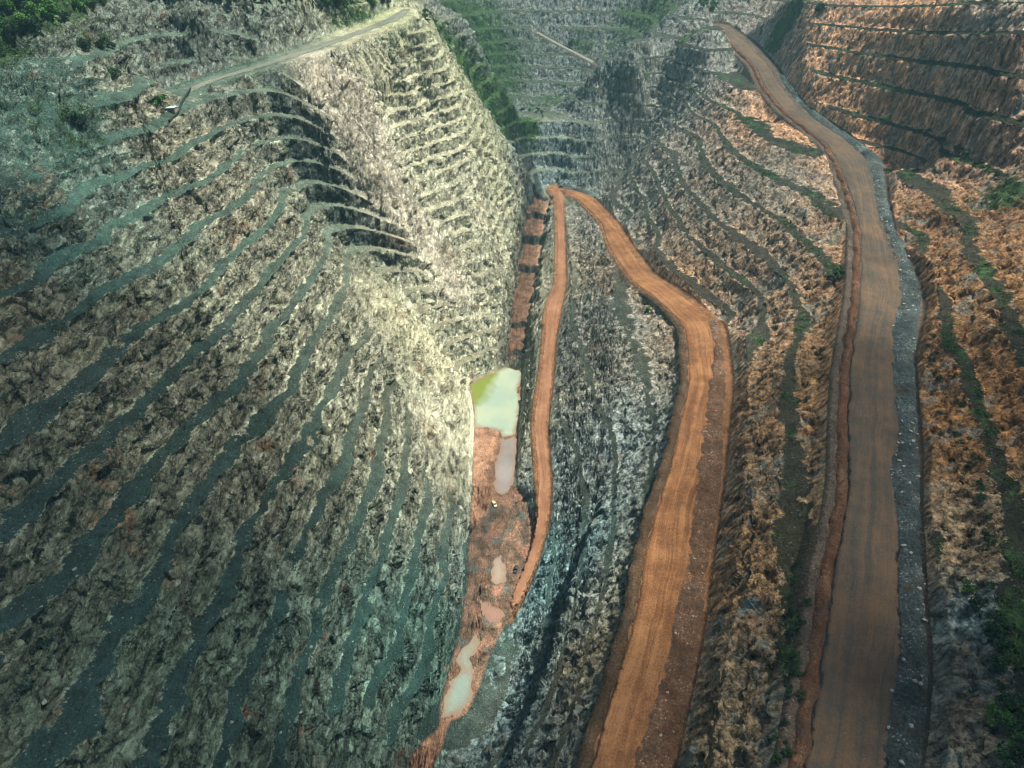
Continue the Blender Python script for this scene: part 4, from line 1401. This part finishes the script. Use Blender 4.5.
for i in range(90):
    j = int(rq.integers(len(gc) // 3, len(gc) - 2))
    tdx, tdy = gc[j + 1, 0] - gc[j, 0], gc[j + 1, 1] - gc[j, 1]
    l_ = math.hypot(tdx, tdy)
    o_ = rq.uniform(-0.75, 0.75)
    boulder(gc[j, 0] + tdy / l_ * gh[j] * o_, gc[j, 1] - tdx / l_ * gh[j] * o_, gc[j, 2] + 1.7 * math.cos(o_ * 1.4), rq.uniform(0.3, 0.75), "pale", "small pale boulder lying on the blue grey gravel windrow", "boulders on the gravel windrow")
for i in range(60):
    j = int(rq.integers(0, len(rc) - 2))
    tdx, tdy = rc[j + 1, 0] - rc[j, 0], rc[j + 1, 1] - rc[j, 1]
    l_ = math.hypot(tdx, tdy)
    o_ = rq.uniform(-0.8, 0.8)
    boulder(rc[j, 0] + tdy / l_ * rh[j] * o_, rc[j, 1] - tdx / l_ * rh[j] * o_, rc[j, 2] + 0.9 * math.cos(o_ * 1.4), rq.uniform(0.22, 0.55), "brown" if rq.random() > 0.4 else "pale", "small boulder among the red brown rubble beside the orange haul road", "boulders beside the orange road")
for i in range(45):
    b_ = int(rq.integers(0, 6))
    u = rq.uniform(40, 380)
    v = rq.uniform(330, 740)
    x, y, _ = hit(u, v)
    boulder(x, y, gz(x, y) + 0.1, rq.uniform(0.35, 0.8), "green", "fallen grey green boulder on the dark benches of the near left wall", "boulders on the left benches")


# ------------------------------------------------------------------ small man-made things
def paint(name, c_, rough=0.45, metal=0.0):
    m, nt, bs, out = new_mat(name)
    k = NT(nt)
    n = k.noise(k.coords(), 2.0, 4, 0.6)
    k.link(k.mix(k.mr(n, 0.35, 0.7), c_, tuple(q * 0.7 for q in c_)), bs.inputs["Base Color"])
    bs.inputs["Roughness"].default_value = rough
    bs.inputs["Metallic"].default_value = metal
    return m


GLASS = paint("dark_glass", (0.02, 0.025, 0.03), 0.1)
TYRE = paint("tyre_rubber", (0.02, 0.02, 0.02), 0.9)
STEEL = paint("wheel_steel", (0.35, 0.35, 0.35), 0.4, 0.6)


def box_bm(parts):
    bm = bmesh.new()
    for (x0, x1_, y0, y1_, z0, z1_) in parts:
        M = Matrix.Translation(((x0 + x1_) / 2, (y0 + y1_) / 2, (z0 + z1_) / 2)) @ Matrix.Diagonal((x1_ - x0, y1_ - y0, z1_ - z0, 1))
        g_ = bmesh.ops.create_cube(bm, size=1.0, matrix=M)
    bmesh.ops.bevel(bm, geom=bm.edges[:], offset=0.06, segments=2, affect="EDGES", clamp_overlap=True)
    return bm


def bm_obj(name, bm, mat, parent=None):
    me = bpy.data.meshes.new(name)
    bm.to_mesh(me)
    bm.free()
    return link(name, me, mat, parent)


def prism(pts, y0, y1_):
    """side outline in x, z carried across y"""
    bm = bmesh.new()
    a = [bm.verts.new((x, y0, z)) for x, z in pts]
    b = [bm.verts.new((x, y1_, z)) for x, z in pts]
    bm.faces.new(a)
    bm.faces.new(b[::-1])
    for i in range(len(pts)):
        j = (i + 1) % len(pts)
        bm.faces.new((a[j], a[i], b[i], b[j]))
    bmesh.ops.recalc_face_normals(bm, faces=bm.faces[:])
    bmesh.ops.bevel(bm, geom=bm.edges[:], offset=0.05, segments=2, affect="EDGES", clamp_overlap=True)
    return bm


def wheel(parent, x, y, r_, wd_):
    bm = bmesh.new()
    bmesh.ops.create_cone(bm, cap_ends=True, segments=20, radius1=r_, radius2=r_, depth=wd_, matrix=Matrix.Translation((x, y, r_)) @ Matrix.Rotation(math.pi / 2, 4, "X"))
    wo_ = bm_obj("wheel", bm, TYRE, parent)
    bm = bmesh.new()
    bmesh.ops.create_cone(bm, cap_ends=True, segments=16, radius1=r_ * 0.55, radius2=r_ * 0.5, depth=wd_ + 0.05, matrix=Matrix.Translation((x, y, r_)) @ Matrix.Rotation(math.pi / 2, 4, "X"))
    bm_obj("rim", bm, STEEL, wo_)


def pickup(x, y, z, rz, body, label):
    e = bpy.data.objects.new("pickup_truck", None)
    col.objects.link(e)
    e.location, e.rotation_euler = (x, y, z), (0, 0, rz)
    e["label"], e["category"] = label, "pickup truck"
    bm_obj("body", prism([(-2.6, 0.45), (2.6, 0.45), (2.65, 0.85), (2.5, 1.05), (1.2, 1.15), (-0.75, 1.15), (-0.8, 0.75), (-2.45, 0.75), (-2.5, 1.15), (-2.65, 1.1)], -0.92, 0.92), body, e)
    cab = bm_obj("cab", prism([(1.15, 1.1), (0.5, 1.78), (-0.6, 1.8), (-0.78, 1.1)], -0.82, 0.82), body, e)
    bm_obj("windscreen", prism([(1.17, 1.16), (0.6, 1.72), (0.64, 1.75), (1.25, 1.18)], -0.74, 0.74), GLASS, cab)
    bm_obj("rear_window", prism([(-0.80, 1.2), (-0.66, 1.7), (-0.70, 1.72), (-0.86, 1.2)], -0.7, 0.7), GLASS, cab)
    for sy in (-0.9, 0.84):
        bm_obj("bed_side", prism([(-2.6, 0.7), (-0.8, 0.7), (-0.8, 1.18), (-2.6, 1.18)], sy, sy + 0.08), body, e)
        bm_obj("side_window", prism([(0.9, 1.18), (0.45, 1.7), (-0.5, 1.72), (-0.62, 1.18)], sy * 0.93 - 0.01, sy * 0.93 + 0.06), GLASS, cab)
    for wx in (-1.65, 1.65):
        for wy in (-0.85, 0.85):
            wheel(e, wx, wy, 0.38, 0.26)
    for wy in (-0.65, 0.65):
        bm_obj("headlight", box_bm([(2.58, 2.68, wy - 0.15, wy + 0.15, 0.8, 0.95)]), paint("lamp_glass", (0.7, 0.7, 0.65), 0.2), e)
    return e


def on(u, v, z):
    x, y, _ = at(u, v, z)
    return x, y


W_CREAM, W_WHITE, W_DARK = paint("cream_paint", (0.62, 0.54, 0.33)), paint("white_paint", (0.75, 0.76, 0.74)), paint("dark_paint", (0.05, 0.055, 0.06))
x, y = on(494.5, 505, 0.3)
pickup(x, y, gz(x, y), R(-70), W_CREAM, "cream pickup truck on the dark mud below the grey water")
x, y = on(516, 570, 0.5)
pickup(x, y, gz(x, y), R(80), W_DARK, "dark pickup truck standing on the brown mud beside the low haul road")
x, y = on(561, 187.5, 45)
pickup(x, y, gz(x, y) + 0.4, R(20), W_DARK, "dark pickup truck parked at the road junction below the back wall")

# little shed with a pale blue roof and a black pipe running down the wall beside it
x, y, _ = hit(173, 112)
e = bpy.data.objects.new("shed", None)
col.objects.link(e)
e.location, e.rotation_euler = (x, y, gz(x, y) - 0.6), (0, 0, R(-12))
e["label"], e["category"] = "small shed with a pale blue sheet roof on the upper left wall", "shed"
bm_obj("wall", box_bm([(-2.6, 2.6, -1.9, 1.9, 0, 2.6)]), paint("shed_wall", (0.30, 0.24, 0.18), 0.8), e)
bm_obj("roof", prism([(-2.9, 2.45), (2.9, 2.95), (2.9, 3.1), (-2.9, 2.6)], -2.3, 2.3), paint("pale_blue_sheet", (0.38, 0.56, 0.58), 0.5), e)
bm_obj("door", box_bm([(-0.5, 0.5, -1.96, -1.88, 0.1, 2.1)]), paint("shed_door", (0.12, 0.12, 0.11), 0.7), e)
pp = []
for (u, v) in [(191, 90), (186, 98), (182, 106), (179, 114), (175, 119), (170, 123)]:
    x, y, _ = hit(u, v)
    pp.append(Vector((x, y, gz(x, y) + 1.0)))
bm = bmesh.new()
for a, b in zip(pp[:-1], pp[1:]):
    d_ = b - a
    M = d_.to_track_quat("Z", "Y").to_matrix().to_4x4()
    M.translation = (a + b) / 2
    bmesh.ops.create_cone(bm, cap_ends=True, segments=10, radius1=0.55, radius2=0.55, depth=d_.length + 0.4, matrix=M)
po = bm_obj("drain_pipe", bm, paint("black_pipe", (0.02, 0.03, 0.03), 0.6))
po["label"], po["category"] = "thick black pipe running down the upper left wall beside the small shed", "pipe"

# ------------------------------------------------------------------ haze in the pit
bm = box_bm([(-1100, 1100, -250, 1560, -6, 345)]) if False else bmesh.new()
bmesh.ops.create_cube(bm, size=1.0, matrix=Matrix.Translation((0, 640, 164)) @ Matrix.Diagonal((3100, 1900, 340, 1)))
hz = bm_obj("haze", bm, None)
hz["kind"], hz["category"], hz["label"] = "stuff", "haze", "thin blue green haze filling the pit"
mh = bpy.data.materials.new("haze_air")
mh.use_nodes = True
nt = mh.node_tree
nt.nodes.clear()
oo = nt.nodes.new("ShaderNodeOutputMaterial")
pv = nt.nodes.new("ShaderNodeVolumePrincipled")
pv.inputs["Color"].default_value = (0.40, 0.84, 0.92, 1)
pv.inputs["Density"].default_value = HAZE
pv.inputs["Anisotropy"].default_value = 0.0
nt.links.new(pv.outputs[0], oo.inputs["Volume"])
hz.data.materials.append(mh)
#@@END


# ------------------------------------------------------------------ unseen cloud shapes added to shade the walls
SUN_AZ, SUN_EL = R(74), R(65)      # azimuth clockwise from the view direction (+Y)
SUN_D = Vector((math.sin(SUN_AZ) * math.cos(SUN_EL), math.cos(SUN_AZ) * math.cos(SUN_EL), math.sin(SUN_EL)))
mc = bpy.data.materials.new("thin_blocker")
mc.use_nodes = True
nt = mc.node_tree
nt.nodes.clear()
oo = nt.nodes.new("ShaderNodeOutputMaterial")
mx = nt.nodes.new("ShaderNodeMixShader")
tb = nt.nodes.new("ShaderNodeBsdfTransparent")
db = nt.nodes.new("ShaderNodeBsdfTranslucent")
db.inputs[0].default_value = (0.9, 0.92, 0.94, 1)
mx.inputs[0].default_value = BLOCKER_OPACITY
nt.links.new(tb.outputs[0], mx.inputs[1])
nt.links.new(db.outputs[0], mx.inputs[2])
nt.links.new(mx.outputs[0], oo.inputs[0])
rc_ = np.random.default_rng(77)
for (gx_, gy_, gz_, ra, rb, lab) in BLOCKERS:
    cpos = Vector((gx_, gy_, gz_)) + SUN_D * (1100 / SUN_D.z)
    bm = bmesh.new()
    bmesh.ops.create_icosphere(bm, subdivisions=5, radius=1.0)
    ph = rc_.uniform(0, 50)
    for v_ in bm.verts:
        n_ = v_.co.copy()
        a_ = math.sin(3.1 * n_.x + ph) * math.sin(2.7 * n_.y + 1.3 * ph) * 0.16 + math.sin(6.3 * n_.x - ph + 2 * n_.z) * math.sin(5.9 * n_.y + ph) * 0.09
        v_.co = n_ * (1 + a_)
        v_.co.x *= ra
        v_.co.y *= rb
        v_.co.z *= 40 if v_.co.z > 0 else 18
    for f_ in bm.faces:
        f_.smooth = True
    me_ = bpy.data.meshes.new("blocker")
    bm.to_mesh(me_)
    bm.free()
    co_ = link("blocker", me_, mc, None, kind="structure", category="blocker", label=lab)
    co_.location = cpos

# ------------------------------------------------------------------ haze, sky, sun
w = bpy.data.worlds.new("World")
scene.world = w
w.use_nodes = True
nt = w.node_tree
nt.nodes.clear()
wo = nt.nodes.new("ShaderNodeOutputWorld")
bg = nt.nodes.new("ShaderNodeBackground")
sky = nt.nodes.new("ShaderNodeTexSky")
sky.sky_type = "NISHITA"
sky.sun_disc = False
sky.sun_elevation = SUN_EL
sky.sun_rotation = SUN_AZ
sky.air_density = 1.0
sky.dust_density = 1.5
bg.inputs[1].default_value = 0.052
nt.links.new(sky.outputs[0], bg.inputs[0])
nt.links.new(bg.outputs[0], wo.inputs[0])
sl = bpy.data.lights.new("sun", "SUN")
sl.energy = 5.0
sl.angle = R(2.2)
sl.color = (1.0, 0.94, 0.84)
so = bpy.data.objects.new("sun", sl)
d = Vector((math.sin(SUN_AZ) * math.cos(SUN_EL), math.cos(SUN_AZ) * math.cos(SUN_EL), math.sin(SUN_EL)))
so.rotation_euler = d.to_track_quat("Z", "Y").to_euler()
so.location = (300, 300, 700)
col.objects.link(so)

vs = scene.view_settings
vs.view_transform = "Standard"
vs.look = "None"
vs.gamma = 1.0
vs.use_curve_mapping = False
vs.exposure = 0.82
scene.render.engine = "CYCLES"
scene.cycles.max_bounces = 3
scene.cycles.diffuse_bounces = 2
scene.cycles.volume_bounces = 0
scene.cycles.use_denoising = True
scene.cycles.filter_width = 1.2
scene.cycles.use_adaptive_sampling = True
scene.cycles.adaptive_threshold = 0.03
scene.cycles.adaptive_min_samples = 12
scene.cycles.transparent_max_bounces = 4
